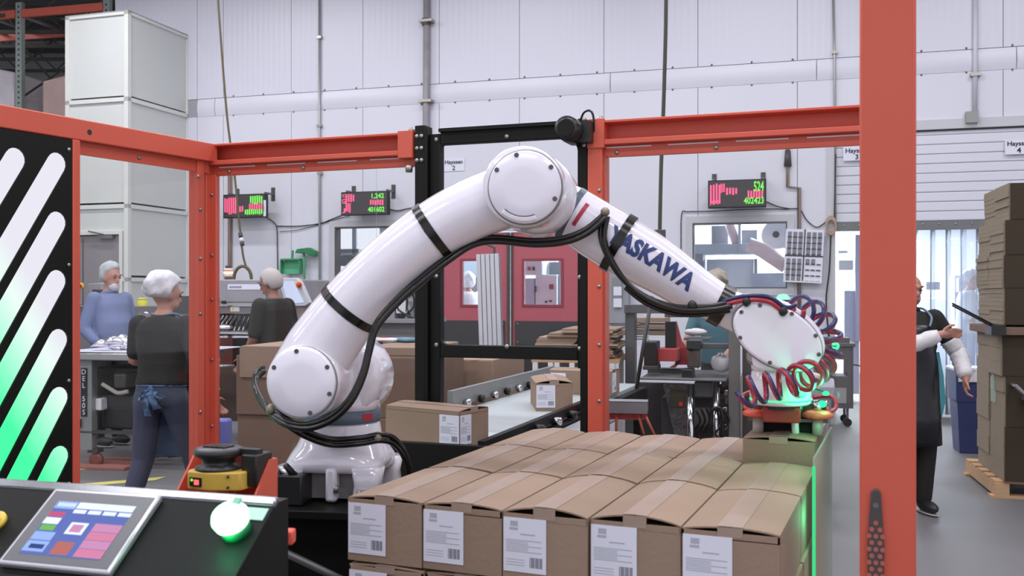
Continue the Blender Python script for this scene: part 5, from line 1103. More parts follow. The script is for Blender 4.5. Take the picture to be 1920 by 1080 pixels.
a = onframe(M2, 528, 522, -.05); pl = [onframe(M2, x, y, -.06) for x, y in ((520, 522), (555, 521), (561, 526), (580, 568), (572, 574), (536, 574))]
sc_ = MB().prism(pl, -.06, .02).build('tilted_panel', mat('pale_screen_case', (196, 196, 204), .4), m2_, bevel=.008); pl = [onframe(M2, x, y, -.066) for x, y in ((528, 527), (550, 527), (570, 567), (540, 570))]; MB().prism(pl, -.066, -.061).build('lit_screen', M_SCR, sc_)
lbox(m2_, M2, 'screen_housing', mat('brown_grey_housing', (138, 122, 120), .5), 545, 582, 572, 700, -.02, .5, bevel=.01)
rb_ = onframe(M2, 562, 534, -.08); MB().lathe([(.034, 0), (.034, -.02), (.026, -.022)], (rb_[0] - .015, -.06, rb_[1]), 'Y', 14).build('yellow_ring', MATS['yellow_plastic'], sc_); MB().lathe([(.02, -.02), (.03, -.04), (.012, -.055)], (rb_[0], -.06, rb_[1]), 'Y', 14).build('stop_button', MATS['bright_red_button'], sc_, smooth=True)
sl = thing('stack_light', 'small stack light with lit orange segment on the grey machine', 'light', M2 @ Matrix.Translation((onframe(M2, 428, 524, .2)[0], .2, onframe(M2, 428, 524, .2)[1])))
for i, (m_, r_) in enumerate(((mat('stack_base', (120, 80, 76), .4), .04), (WHITEP, .045), (emit('stack_orange', (255, 210, 180), 1.4), .05), (WHITEP, .047), (DGREY, .03))):
    MB().cyl((0, 0, .03 * i), (0, 0, .03 * i + .028), r_, seg=14).build('segment', m_, sl, smooth=True)
MB().cyl((0, 0, .085), (0, 0, .09), .052, seg=14).build('orange_rim', emit('stack_rim', (240, 120, 70), 1.0), sl)
o = MB().ell((0, 0, .03), (.1, .07, .03), 10, 6).build('foil_pouch', M_FOIL, smooth=True); o.matrix_world = M2 @ Matrix.Translation((onframe(M2, 420, 620, -.1)[0], -.1, onframe(M2, 420, 621, -.25)[1] + .004)); tag(o, 'silver foil pouch lying on the tray of the chute machine', 'pouch', 'silver pouch on chute tray')
o = MB().box(-.06, .06, -.06, .06, 0, .62).build('blue_bin', mat('periwinkle_bin', (104, 110, 178), .5), bevel=.02); o.location = (P(417, HY, 7.2).x, 7.2, 0.0); tag(o, 'narrow blue bin beside the orange corner post', 'bin')
# --- goods on the floor at left
def mat_thing(name, label, cat, px, py, w_, d_, h_, m, ang=10):
    p = PG(px, py, 0); o = MB().box(-w_ / 2, w_ / 2, -d_ / 2, d_ / 2, 0, h_).build(name, m, bevel=.005); o.matrix_world = frame(p, ang); return tag(o, label, cat)
mat_thing('floor_mat', 'rust red pad on the floor under the packing table', 'mat', 215, 872, .5, .5, .03, mat('rust_red_pad', (150, 96, 88), .7))
o = MB().prism([(-.9, -.06), (.35, -.06), (.45, .06), (-.8, .06)], 0, 0.002, Matrix.Rotation(math.radians(-90), 4, 'X')).build('floor_tape', mat('yellow_floor_tape', (204, 196, 110), .6)); o.matrix_world = frame(PG(205, 905, 0.004), -28); tag(o, 'yellow safety tape strip on the floor by the woman', 'floor marking')
o = MB().prism([(-.9, -.04), (.35, -.04), (.45, .04), (-.8, .04)], 0, 0.002, Matrix.Rotation(math.radians(-90), 4, 'X')).build('floor_tape', MATS['yellow_floor_tape']); o.matrix_world = frame(PG(130, 880, 0.004), -20); tag(o, 'short yellow floor tape strip under the packing table', 'floor marking')
b = MB(); 
for i in range(14): b.cyl((-.3 + .05 * i + random.uniform(0, .3), random.uniform(-.2, .2), .03), (random.uniform(.0, .9), random.uniform(-.2, .2), .03 + random.uniform(0, .1)), .014, seg=5)
o = b.build('hose_bundle', mat('dark_floor_hose', (84, 70, 66), .6), smooth=True); o.matrix_world = frame(PG(330, 862, 0), 10); tag(o, 'tangle of dark hoses on the floor behind the woman', 'hose')
# --- wrapped pallet of brown cartons behind the robot
def big_stack(label, z, px0, px1, ytop, dep, ang, cols, rows_, m, group):
    M = frame(Vector((P(px0, HY, z).x, z, 0)), ang); W = onframe(M, px1, HY, 0)[0]; top = onframe(M, (px0 + px1) / 2, ytop, 0)[1]; hh = (top - .14) / rows_
    pal = thing('wood_pallet', 'wooden pallet under the ' + label, 'pallet', M)
    for i in range(6): MB().box(i * W / 6 + .01, (i + 1) * W / 6 - .02, 0, dep, .12, .139).build('deck_board', M_WOOD, pal)
    for yy in (0, dep / 2 - .05, dep - .1): MB().box(0, W, yy, yy + .1, 0, .12).build('stringer', M_WOOD, pal)
    for r in range(rows_):
        for c in range(cols):
            t = thing('storage_carton', 'brown carton, %s column, %s layer, %s' % (('left', 'right')[c] if False else ('shelf-side', 'conveyor-side')[c], ('bottom', 'second', 'third')[r], label), 'box', M @ Matrix.Translation(((c + .5) * W / cols + random.uniform(-.004, .004), dep / 2 + random.uniform(-.01, .01), .14 + r * hh)), group)
            x = W / cols / 2 - .003
            MB().box(-x, x, -dep / 2, dep / 2, 0, hh - .004).build('carton_body', m, t, bevel=.004); MB().box(-.03, .03, -dep / 2 - .001, dep / 2 + .001, hh - .006, hh - .0025).build('packing_tape', TAPE, t)
            MB().box(-x, -.003, -dep / 2 + .002, dep / 2 - .002, hh - .005, hh - .001).build('flap', m, t); MB().box(.003, x, -dep / 2 + .002, dep / 2 - .002, hh - .005, hh - .001).build('flap', m, t)
    return M, W, top
big_stack('wrapped pallet stack right behind the robot', 5.7, 442, 790, 668, .95, 12, 2, 3, CARD_D, 'cartons of the stack behind the robot')
MQ, WQ, tq = big_stack('pallet stack beside the conveyor guide rail', 6.6, 790, 926, 674, .8, 16, 2, 2, CARD, 'cartons of the stack by the conveyor')
# larger pale carton sitting on the stack
M = frame(Vector((P(452, HY, 5.62).x, 5.62, 0)), 14); t = thing('storage_carton', 'wide pale carton with open lid hanging over the edge of the stack behind the robot', 'box', M)
lbox(t, M, 'carton_body', CARD, 450, 640, 656, 706, -.02, -.0); 
bpy.data.objects.remove(t.children[0]); a = onframe(M, 450, 657, 0); c = onframe(M, 620, 657, 0); tz = 1.56 - (668 - 550) * 5.9 / F
M3 = frame(Vector((P(452, HY, 5.68).x, 5.68, 0)), 12); topz = onframe(frame(Vector((P(442, HY, 5.7).x, 5.7, 0)), 12), 616, 668, 0)[1] + .001
MB(M3).box(0, .62, 0, .85, topz, topz + .055).build('tray_lid', CARD, t, world=True, bevel=.004); MB(M3).box(-.006, .626, -.006, .0, topz - .13, topz + .05).build('front_flap', CARD, t, world=True)
b2 = thing('sleeve_box', 'shallow brown tray box right of the robot on the stack', 'box', M3)
MB(M3).box(.72, 1.1, .1, .85, topz, topz + .05).build('tray_lid', CARD, b2, world=True, bevel=.004)
for i, (px, py, m_, lab) in enumerate(((717, 632, PAPER, 'white printed pouch with red mark on the stack'), (758, 631, mat('teal_film', (88, 128, 150), .25, 0, .1, 6, .4, 20), 'teal film bag lying on the stack'))):
    o = MB().box(-.11, .11, -.07, .07, 0, .022).build('film_pouch', m_, bevel=.01); c = P(px, py, 6.15); o.matrix_world = frame(Vector((c.x, 6.2, topz + .056)), 20 + 30 * i); tag(o, lab, 'pouch')
MB().box(-.03, .04, -.05, .02, .0225, .024).build('red_mark', MATS['bright_red_button'], [o_ for o_ in bpy.data.objects if o_.name.startswith('film_pouch')][0])
# --- steel tool station behind the robot arm
ts, TM_ = wb_thing('tool_station', 'steel workstation with hanging cables left of the red doors', 'workstation', 10.8, 750, 14)
lbox(ts, TM_, 'back_plate', M_MS, 716, 800, 560, 600, .4, .45); lbox(ts, TM_, 'bench', M_MC, 700, 800, 598, 606, -.2, .5); lbox(ts, TM_, 'bench_body', M_MC2, 704, 796, 606, 760, -.1, .4)
for i, x in enumerate((722, 738, 752, 764, 776)): lbox(ts, TM_, 'upright', STEEL if i % 2 else STEELD, x, x + 4, 505, 598, .2, .25)
lbox(ts, TM_, 'white_box', WHITEP, 742, 760, 562, 588, .0, .2, bevel=.01); lbox(ts, TM_, 'grey_unit', M_MC, 720, 740, 570, 598, .0, .2, bevel=.01); lbox(ts, TM_, 'white_unit', WHITEP, 764, 784, 540, 566, .1, .3, bevel=.01)
for i in range(6):
    pts = [(770 + random.uniform(-20, 10), 505 + 6 * i), (768 + random.uniform(-14, 16), 540), (764 + random.uniform(-26, 20), 575), (770 + random.uniform(-20, 10), 598)]; MB().tube(smooth_path([(onframe(TM_, x, y, .1 - .02 * i)[0], .1 - .02 * i, onframe(TM_, x, y, .1 - .02 * i)[1]) for x, y in pts], 5), .012, 6).build('cable', RUBBER, ts, smooth=True)
# --- ribbed aluminium column in front of the red doors
rc, RCM = wb_thing('ribbed_panel', 'tall white ribbed aluminium panel leaning in front of the red doors', 'panel', 9.0, 925, 12)
a0_ = onframe(RCM, 906, 476, 0); a1_ = onframe(RCM, 949, 476, 0); W = a1_[0] - a0_[0]; M_AL = mat('white_aluminium', (206, 206, 214), .35, .1)
T_ = Matrix.Rotation(math.radians(-2), 4, 'Y')
MB().box(a0_[0], a1_[0], 0, .05, .02, a0_[1], T_).build('back_sheet', mat('grey_groove', (128, 128, 136), .5), rc)
for i in range(5): MB().box(a0_[0] + i * W / 5 + .004, a0_[0] + (i + 1) * W / 5 - .004, -.02, 0, .02, a0_[1], T_).build('rib', M_AL, rc)
MB().tube([(0, .05, a0_[1] - .05), (0, .04, a0_[1] + .06), (-.1, .04, a0_[1] + .1), (-.1, .04, a0_[1] + .2)], .012, 6).build('hook', DGREY, rc); MB().box(-.15, .15, -.1, .15, 0, .02).build('foot', DGREY, rc)
# --- table of flattened cartons
ft, FTM = wb_thing('flat_table', 'low table with white legs carrying flattened cartons', 'table', 7.6, 1080, 12)
a = onframe(FTM, 996, 672, 0); c = onframe(FTM, 1162, 672, 0); MB().box(a[0], c[0], 0, .8, a[1] - .03, a[1]).build('table_top', M_WOOD, ft)
for x in (1003, 1032, 1044, 1072, 1148): l = onframe(FTM, x, 672, .0)[0]; MB().box(l - .02, l + .02, 0, .04, 0, a[1] - .03).build('leg', WHITEP, ft)
for x in (a[0] + .05, c[0] - .08): MB().box(x, x + .04, .74, .78, 0, a[1] - .03).build('leg', WHITEP, ft)
zt_ = a[1] + .001; random.seed(11)
for i in range(14):
    th_ = .017; L0 = a[0] + .02 + random.uniform(0, .03) + (.09 if i > 9 else 0) + (.1 if i > 11 else 0); L1 = c[0] - random.uniform(0, .07)
    o = MB().box(L0, L1, .02 + random.uniform(0, .05), .74, 0, th_ - .0015).build('flat_carton', CARD if i % 3 else CARD_E, bevel=.002); o.matrix_world = FTM @ Matrix.Translation((0, 0, zt_)) @ Matrix.Rotation(random.uniform(-.015, .015), 4, 'Z'); zt_ += th_; tag(o, 'flattened brown carton in the pile behind the window guard', 'cardboard', 'flattened cartons on the low table')
bt, BTM = wb_thing('blue_jug', 'blue jug with white cap beside the conveyor rail', 'jug', 7.4, 961, 0); j0 = onframe(BTM, 961, 706, 0)[1]
jst = MB().box(-.09, .09, -.07, .07, 0, j0).build('stand', DGREY, bt); MB().lathe([(.04, j0), (.045, j0 + .02), (.045, j0 + .05), (.02, j0 + .07)], seg=14).build('body', mat('blue_plastic', (54, 62, 160), .4), bt, smooth=True); MB().lathe([(.045, j0 + .05), (.045, j0 + .065), (.02, j0 + .066)], seg=14).build('cap', WHITEP, bt); MB().cyl((0, 0, j0 + .06), (0, 0, j0 + .14), .018, seg=10).build('neck', MATS['blue_plastic'], bt)
# --- case sealing machine
cs_, CS = wb_thing('case_sealer', 'dark steel case sealing machine with black drive heads beyond the right fence bay', 'machine', 7.05, 1290, 16)
def cbx(n, m, x0, x1, y0, y1, d0=0, d1=.1, bevel=.004): return lbox(cs_, CS, n, m, x0, x1, y0, y1, d0, d1, bevel=bevel)
M_FRM = mat('grey_machine_frame', (92, 92, 94), .4, .3)
cbx('arch_upright', M_FRM, 1172, 1190, 572, 830, .5, .62); cbx('arch_beam', M_FRM, 1170, 1284, 571, 588, .45, .6); cbx('bracket', DGREY, 1246, 1280, 587, 595, .4, .5); cbx('front_column', mat('grey_brown_column', (104, 100, 98), .45), 1366, 1388, 560, 830, -.1, .05); cbx('white_edge', PAPER, 1388, 1391, 628, 703, -.12, -.05); cbx('edge_strip', STEEL, 1387, 1392, 703, 830, -.12, -.05)
cbx('dark_side', mat('dark_brown_cabinet', (72, 64, 62), .5), 1392, 1425, 560, 830, .1, .5); cbx('cross_rail', M_FRM, 1316, 1366, 644, 654, .1, .2)
cbx('table_plate', STEELD, 1200, 1362, 708, 716, -.15, .7); cbx('back_guard', M_FRM, 1214, 1290, 690, 704, .3, .4)
dh = cbx('drive_head', BLACKP, 1207, 1232, 640, 690, .0, .18, .008); MB().ell((onframe(CS, 1219, 641, 0)[0], .06, onframe(CS, 1219, 642, 0)[1]), (.02, .02, .008)).build('green_lamp', emit('status_green', (40, 255, 130), 2.2), dh, smooth=True)
cbx('drive_head', BLACKP, 1287, 1314, 638, 656, .0, .18, .006); cbx('drive_body', mat('brown_motor', (84, 70, 64), .45), 1288, 1312, 656, 690, .02, .16, .01); cbx('motor_foot', BLACKP, 1278, 1300, 692, 712, -.05, .1, .01); cbx('drive_foot', DGREY, 1205, 1232, 686, 694, -.02, .2)
cbx('black_plate', BLACK, 1247, 1267, 603, 654, .2, .25); cbx('red_box', mat('red_machine_box', (168, 64, 66), .45), 1233, 1270, 654, 678, .05, .3); rp = [onframe(CS, x, y, .3) for x, y in ((1268, 602), (1278, 640), (1290, 655), (1290, 684), (1266, 684))]; MB().prism(rp, .3, .34).build('red_gusset', MATS['red_machine_box'], cs_)
for i in range(8): cbx('roller', STEEL, 1194, 1216, 604 + i * 4.4, 606.4 + i * 4.4, .7, .73, 0)
for i in range(3): cbx('paper_stack', CARD_E, 1192, 1246, 596 + i * 12, 605 + i * 12, .8, 1.2, 0)
# chrome guards under the table
for (x0, x1, y0) in ((1288, 1302, 720), (1337, 1349, 716)): a = onframe(CS, x0, y0, -.1); c = onframe(CS, x1, y0, -.1); xm = (a[0] + c[0]) / 2; MB().cyl((xm, -.1, .1), (xm, -.1, a[1]), (c[0] - a[0]) / 2, seg=16).build('chrome_post', CHROME, cs_, smooth=True); MB().cyl((xm, -.1, 0), (xm, -.1, .1), (c[0] - a[0]) / 2 + .01, seg=16).build('post_foot', DGREY, cs_, smooth=True)
vp = [onframe(CS, x, y, -.06) for x, y in ((1243, 720), (1290, 720), (1290, 830), (1268, 830), (1256, 780))]; MB().prism(vp, -.06, -.05).build('chrome_guard', mat('mirror_guard', (170, 172, 176), .15, .9, .3, 7, .5, 14), cs_); cbx('guard_window', mat('dark_guard_inset', (64, 62, 52), .3), 1256, 1283, 726, 764, -.07, -.06); cbx('side_panel', mat('grey_side_panel', (108, 110, 114), .4), 1302, 1336, 716, 745, .0, .1); cbx('lower_cabinet', mat('dark_lower_cabinet', (62, 60, 64), .5), 1240, 1366, 745, 840, .1, .6); cbx('under_panel', mat('dark_lower_cabinet', (62, 60, 64), .5), 1196, 1366, 717, 860, .55, .6); cbx('clutter_box', M_MC2, 1300, 1330, 764, 800, .04, .1); cbx('red_tag', MATS['bright_red_button'], 1273, 1280, 754, 762, -.075, -.07)
for i in range(7):
    x = 1305 + i * 9; pts = [(x, 770 - 4 * (i % 3)), (x + 8, 790), (x - 8, 812), (x + 4, 832)]; MB().tube(smooth_path([(onframe(CS, px, py, -.02 - .02 * i)[0], -.02 - .02 * i, onframe(CS, px, py, -.02 - .02 * i)[1]) for px, py in pts], 5), .008, 6).build('cable', RUBBER, cs_, smooth=True)
pts = [(1330, 800), (1334, 772), (1346, 764), (1354, 778), (1354, 820)]; MB().tube(smooth_path([(onframe(CS, px, py, -.14)[0], -.14, onframe(CS, px, py, -.14)[1]) for px, py in pts], 5), .014, 7).build('cable', RUBBER, cs_, smooth=True)
for i in range(6): c = onframe(CS, 1356 + random.uniform(0, 10), 720 + i * 16, -.05); MB().bx((c[0], -.05, c[1]), (.03, .04, .04)).build('fitting', CHROME if i % 2 else DGREY, cs_, bevel=.004)
a = onframe(CS, 1222, 556, -.3); c = onframe(CS, 1190, 748, -.5); MB().cyl((a[0], -.3, a[1]), (c[0], -.5, c[1]), .014, seg=8).build('diagonal_rod', BLACKP, cs_, smooth=True)
cbx('frame_foot', DGREY, 1172, 1190, 830, 1000, .5, .62); lbox(cs_, CS, 'base_frame', DGREY, 1172, 1425, 840, 990, .12, .5)
wbag = thing('plastic_bag', 'crumpled white plastic bag on the case sealing machine', 'bag', CS @ Matrix.Translation((onframe(CS, 1352, 690, .2)[0], .2, onframe(CS, 1352, 704, .2)[1] + .022)))
def crumple(name, m, parent, r, seed, n=20):
    random.seed(seed); mb = MB(); mb.ell((0, 0, r[2]), r, n, 12); mb.v = [v * (1 + random.uniform(-.09, .09)) for v in mb.v]; return mb.build(name, m, parent, smooth=True)
M_BAG = mat('white_film_bag', (226, 222, 228), .3, 0, .04, 6, .4, 12); crumple('bag', M_BAG, wbag, (.075, .06, .07), 5)
wb2 = thing('plastic_bag', 'flat white plastic bag beside the leaning worker', 'bag', CS @ Matrix.Translation((onframe(CS, 1304, 630, .7)[0], .7, onframe(CS, 1304, 634, .7)[1] + .018))); crumple('bag', M_BAG, wb2, (.09, .06, .03), 6); cbx('rear_shelf', M_FRM, 1282, 1330, 634, 638, .6, .95)
# grey channel shelf with orange handles outside the fence
ch, CHM = wb_thing('channel_shelf', 'grey steel channel shelf with orange clamp handles beyond the orange post', 'shelf', 4.75, 1180, 10)
a = onframe(CHM, 1118, 752, 0); c = onframe(CHM, 1214, 776, 0); M_CH = mat('grey_channel', (150, 152, 158), .35, .4)
MB().box(a[0], c[0], 0, .006, c[1], a[1]).build('front_web', M_CH, ch); MB().box(a[0], c[0], 0, .12, a[1] - .004, a[1]).build('top_plate', M_CH, ch); MB().box(a[0], c[0], .115, .12, c[1], a[1]).build('rear_web', M_CH, ch)
for x, lean in ((1128, -.0), (1156, .0), (1196, .03), (1208, .05)):
    h = onframe(CHM, x, 776, .03); MB().tube([(h[0], .03, h[1]), (h[0] + lean * .3, .03, h[1] - .03), (h[0] + lean, .02, h[1] - .1)], [.008, .007, .006], 8).build('clamp_handle', mat('faded_orange_handle', (206, 110, 92), .5), ch, smooth=True); MB().cyl((h[0], .02, h[1] - .005), (h[0], .04, h[1] - .005), .014, seg=10).build('pivot', MATS['red_machine_box'], ch)
MB().box(a[0] + .02, c[0] - .02, .03, .09, c[1] - .035, c[1] - .0).build('red_rail', MATS['red_machine_box'], ch); MB().box(a[0] + .02, a[0] + .06, .03, .09, 0, c[1] - .03).build('support_post', BLACK, ch); MB().box(a[0] - .05, a[0] + .15, -.05, .18, 0, .02).build('foot', BLACK, ch)
# --- grey plastic cart and dark cabinet cart
gc, GC = wb_thing('utility_cart', 'grey plastic utility cart behind the gripper', 'cart', 6.75, 1528, 18); M_GP = mat('grey_cart_plastic', (136, 136, 142), .45)
W = onframe(GC, 1560, HY, 0)[0]; W0 = onframe(GC, 1470, HY, 0)[0]; gz = onframe(GC, 1530, 722, 0)[1]
rs = [[Vector((x, y, z)) for x, y in ((W0 + i, i), (W - i, i), (W - i, .6 - i), (W0 + i, .6 - i))] for z, i in ((.14, .05), (gz - .08, .0))]; MB().rings(rs).build('tub', M_GP, gc, bevel=.02); MB().box(W0 - .02, W + .02, -.02, .62, gz - .08, gz).build('rim_tray', mat('light_grey_rim', (160, 160, 168), .4), gc, bevel=.015)
for x in (W0 + .08, W - .08):
    for y in (.08, .5): MB().lathe([(.02, -.02), (.06, -.02), (.065, 0), (.06, .02), (.02, .02)], (x, y, .066), 'Y', 16).build('caster_wheel', BLACKP, gc, smooth=True); MB().box(x - .03, x + .03, y - .03, y + .03, .09, .15).build('caster_fork', STEELD, gc)
o = MB().box(-.06, .06, -.05, .05, 0, .004).build('paper_slip', PAPER); o.matrix_world = GC @ Matrix.Translation((W - .12, .2, gz + .001)); tag(o, 'white paper slip on the grey utility cart', 'paper')
o = MB().ell((0, 0, .03), (.09, .03, .03), 12, 8).build('glove', mat('cream_glove', (214, 206, 194), .6), smooth=True); o.matrix_world = GC @ Matrix.Translation((W - .16, .4, gz + .001)); tag(o, 'cream rolled glove on the grey utility cart', 'glove')
dc, DC = wb_thing('cabinet_cart', 'dark steel cabinet cart with open window near the doorway', 'cart', 11.2, 1570, 14); M_DC = mat('brown_grey_cabinet', (96, 92, 92), .45, .2)
x0 = onframe(DC, 1530, HY, 0)[0]; x1 = onframe(DC, 1600, HY, 0)[0]; zt_ = onframe(DC, 1570, 650, 0)[1]; w0 = onframe(DC, 1560, 674, 0); w1 = onframe(DC, 1589, 706, 0)
for r in rects_minus(x0, x1, .22, zt_, [(w0[0], w1[0], w1[1], w0[1])]): MB().box(r[0], r[1], 0, .5, r[2], r[3]).build('panel', M_DC, dc)
MB().box(x0 - .02, x1 + .02, -.02, .52, zt_, zt_ + .04).build('top', M_DC, dc, bevel=.005); MB().box(x0, x1 - .03, .1, .4, zt_ + .04, zt_ + .1).build('top_tray', M_DC, dc)
q_ = onframe(DC, 1575, 740, -.004); MB().box(q_[0] - .06, q_[0] + .07, -.006, 0, q_[1] - .1, q_[1] + .08).build('paper', mat('grey_paper', (150, 148, 150), .6), dc)
for x in (x0 + .06, x1 - .06):
    for y in (.06, .44): MB().cyl((x, y, .1), (x, y, .22), .015, seg=8).build('caster_stem', STEELD, dc); MB().lathe([(.02, -.015), (.05, -.015), (.05, .015), (.02, .015)], (x, y, .051), 'Y', 14).build('caster_wheel', BLACKP, dc)
MB().cyl((x1, .2, .72), (x1 + .13, .2, .7), .01, seg=6).build('handle', STEELD, dc)
gb = thing('green_beacon', 'glowing green dome beacon on a stand behind the robot wrist', 'light', frame(Vector((P(1468, HY, 9.8).x, 9.8, 0)), 0)); gbz = P(1468, 562, 9.8).z
MB().cyl((0, 0, 0), (0, 0, gbz - .02), .03, seg=10).build('pole', STEELD, gb); MB().cyl((0, 0, gbz - .02), (0, 0, gbz), .07, seg=16).build('base', DGREY, gb); MB().lathe([(.065, gbz), (.064, gbz + .03), (.04, gbz + .055), (.01, gbz + .06)], seg=18).build('dome', emit('pale_green_dome', (160, 240, 214), 1.1), gb, smooth=True)
# --- blue bin and standing cardboard at right
bbn, BBM = wb_thing('blue_bin', 'tall dark blue waste bin with white liner by the doorway', 'bin', 9.3, 1820, 14); M_BLU = mat('navy_bin_plastic', (58, 66, 112), .45)
x0 = onframe(BBM, 1792, HY, 0)[0]; x1 = x0 + .48; bz = onframe(BBM, 1830, 697, 0)[1]
MB().rings([[Vector((x, y, z)) for x, y in ((x0 + i, i), (x1 - i, i), (x1 - i, .42 - i), (x0 + i, .42 - i))] for z, i in ((0, .045), (bz * .62, .018), (bz * .63, .008), (bz, 0))]).build('bin_body', M_BLU, bbn, bevel=.02); MB().box(x0 - .015, x1 + .015, -.015, .435, bz, bz + .03).build('rim', mat('pale_rim', (196, 200, 216), .4), bbn, bevel=.008)
rs = [[Vector((x0 + .02 + (x1 - x0 - .04) * t, -.016 + .012 * math.sin(t * 25), z)) for t in [k / 12 for k in range(13)]] + [Vector((x0 + .02 + (x1 - x0 - .04) * t, -.02 + .012 * math.sin(t * 25), z)) for t in [1 - k / 12 for k in range(13)]] for z in (bz - .1, bz + .035)]; MB().rings(rs).build('liner', M_BAG, bbn)
SK = frame(Vector((P(1880, HY, 7.3).x, 7.3, 0)), 14)
def kx(px, d=0.0): return onframe(SK, px, HY, d)[0]
def kz(py, d=0.0): return onframe(SK, 1890, py, d)[1]
pl_ = thing('wood_pallet', 'wooden pallet under the tall stack of standing cardboard', 'pallet', SK); x0 = kx(1866)
for i in range(5): MB().box(x0, x0 + 1.2, .02 + i * .22, .16 + i * .22, .11, .13).build('deck_board', M_WOOD, pl_)
for x in (x0, x0 + .55, x0 + 1.1): MB().box(x, x + .1, 0, 1.05, 0.02, .11).build('stringer', M_WOOD, pl_)
for y in (0, .9): MB().box(x0 - .03, x0 + 1.2, y, y + .1, 0, .02).build('bottom_board', M_WOOD, pl_)
CB_D = mat('shaded_kraft_board', (58, 47, 33), .85, 0, .08, 4); CB_S = mat('pale_kraft_edge', (140, 127, 108), .85, 0, .14, 6, stretch=(1, 1, 30))  # stack's shaded front and lighter sides put into the board colours
lv = [(905, 800), (800, 705), (705, 628), (610, 540), (540, 478), (478, 412), (412, 343)]; zprev = .131; NTH = ('first', 'second', 'third', 'fourth', 'fifth', 'sixth', 'seventh'); random.seed(5)
for i, (ya_, yb_) in enumerate(lv):
    za = zprev; zb_ = kz(yb_); up = i >= 3
    if i == 3:
        td = thing('carton_tray', 'shallow cardboard tray dividing the standing cardboard bundles', 'tray', SK @ Matrix.Translation((0, 0, za))); MB().box(-.05, 1.1, -.06, .9, 0, .06).build('tray_body', CARD_D, td, bevel=.004); MB().box(-.1, .0, -.1, .1, .0, .075).build('corner_block', BLACKP, td); za += .077
        for k_ in (0, 1):
            c_ = SK @ Vector((-.09, -.08, za - .01 + .015 * k_)); e_ = P(1786, 573 - 4 * k_, 7.0); MB().cyl(c_, e_, .007, seg=6).build('strap_end', BLACKP, td, world=True)
    hh = zb_ - za
    for c_ in range(2):
        dx = random.uniform(-.012, .012) + (.05 if i == 6 else 0) ; t = thing('board_bundle', '%s cardboard bundle, %s up from the pallet in the tall stack' % (('shaded front', 'pale rear')[c_], NTH[i]), 'cardboard', SK @ Matrix.Translation((dx, c_ * .44, za)), 'cardboard bundles in the tall stack')
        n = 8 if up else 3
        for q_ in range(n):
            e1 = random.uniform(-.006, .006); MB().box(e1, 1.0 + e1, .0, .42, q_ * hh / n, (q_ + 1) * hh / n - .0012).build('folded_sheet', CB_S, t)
        if c_ == 0: MB().box(.012, 1.0, -.02, -.002, .002, hh - .004).build('shaded_front', CB_D, t)  # dark sheet added to carry the shade of the stack's front
    zprev = zb_
hk = thing('grey_handle', 'grey metal handle sticking out of the tall cardboard stack', 'handle', SK @ Matrix.Translation((kx(1896), -.09, kz(735)))); MB().tube([(0, .068, .06), (0.0, -.05, .06), (.08, -.07, -.02), (.3, -.07, -.02)], .016, 8).build('bar', STEEL, hk); MB().box(.06, .3, -.06, .06, -.05, -.03).build('plate', STEELD, hk)
gp_ = thing('green_tag', 'pale green paper tag hanging on the side of the cardboard stack', 'tag', SK @ Matrix.Translation((kx(1857, .3), .3, kz(735)))); MB().prism([(0, -.1), (.04, -.12), (.045, .1), (.02, .12), (.0, .08)], -.02, -.012).build('tag', mat('pale_green_paper', (186, 206, 196), .6), gp_)
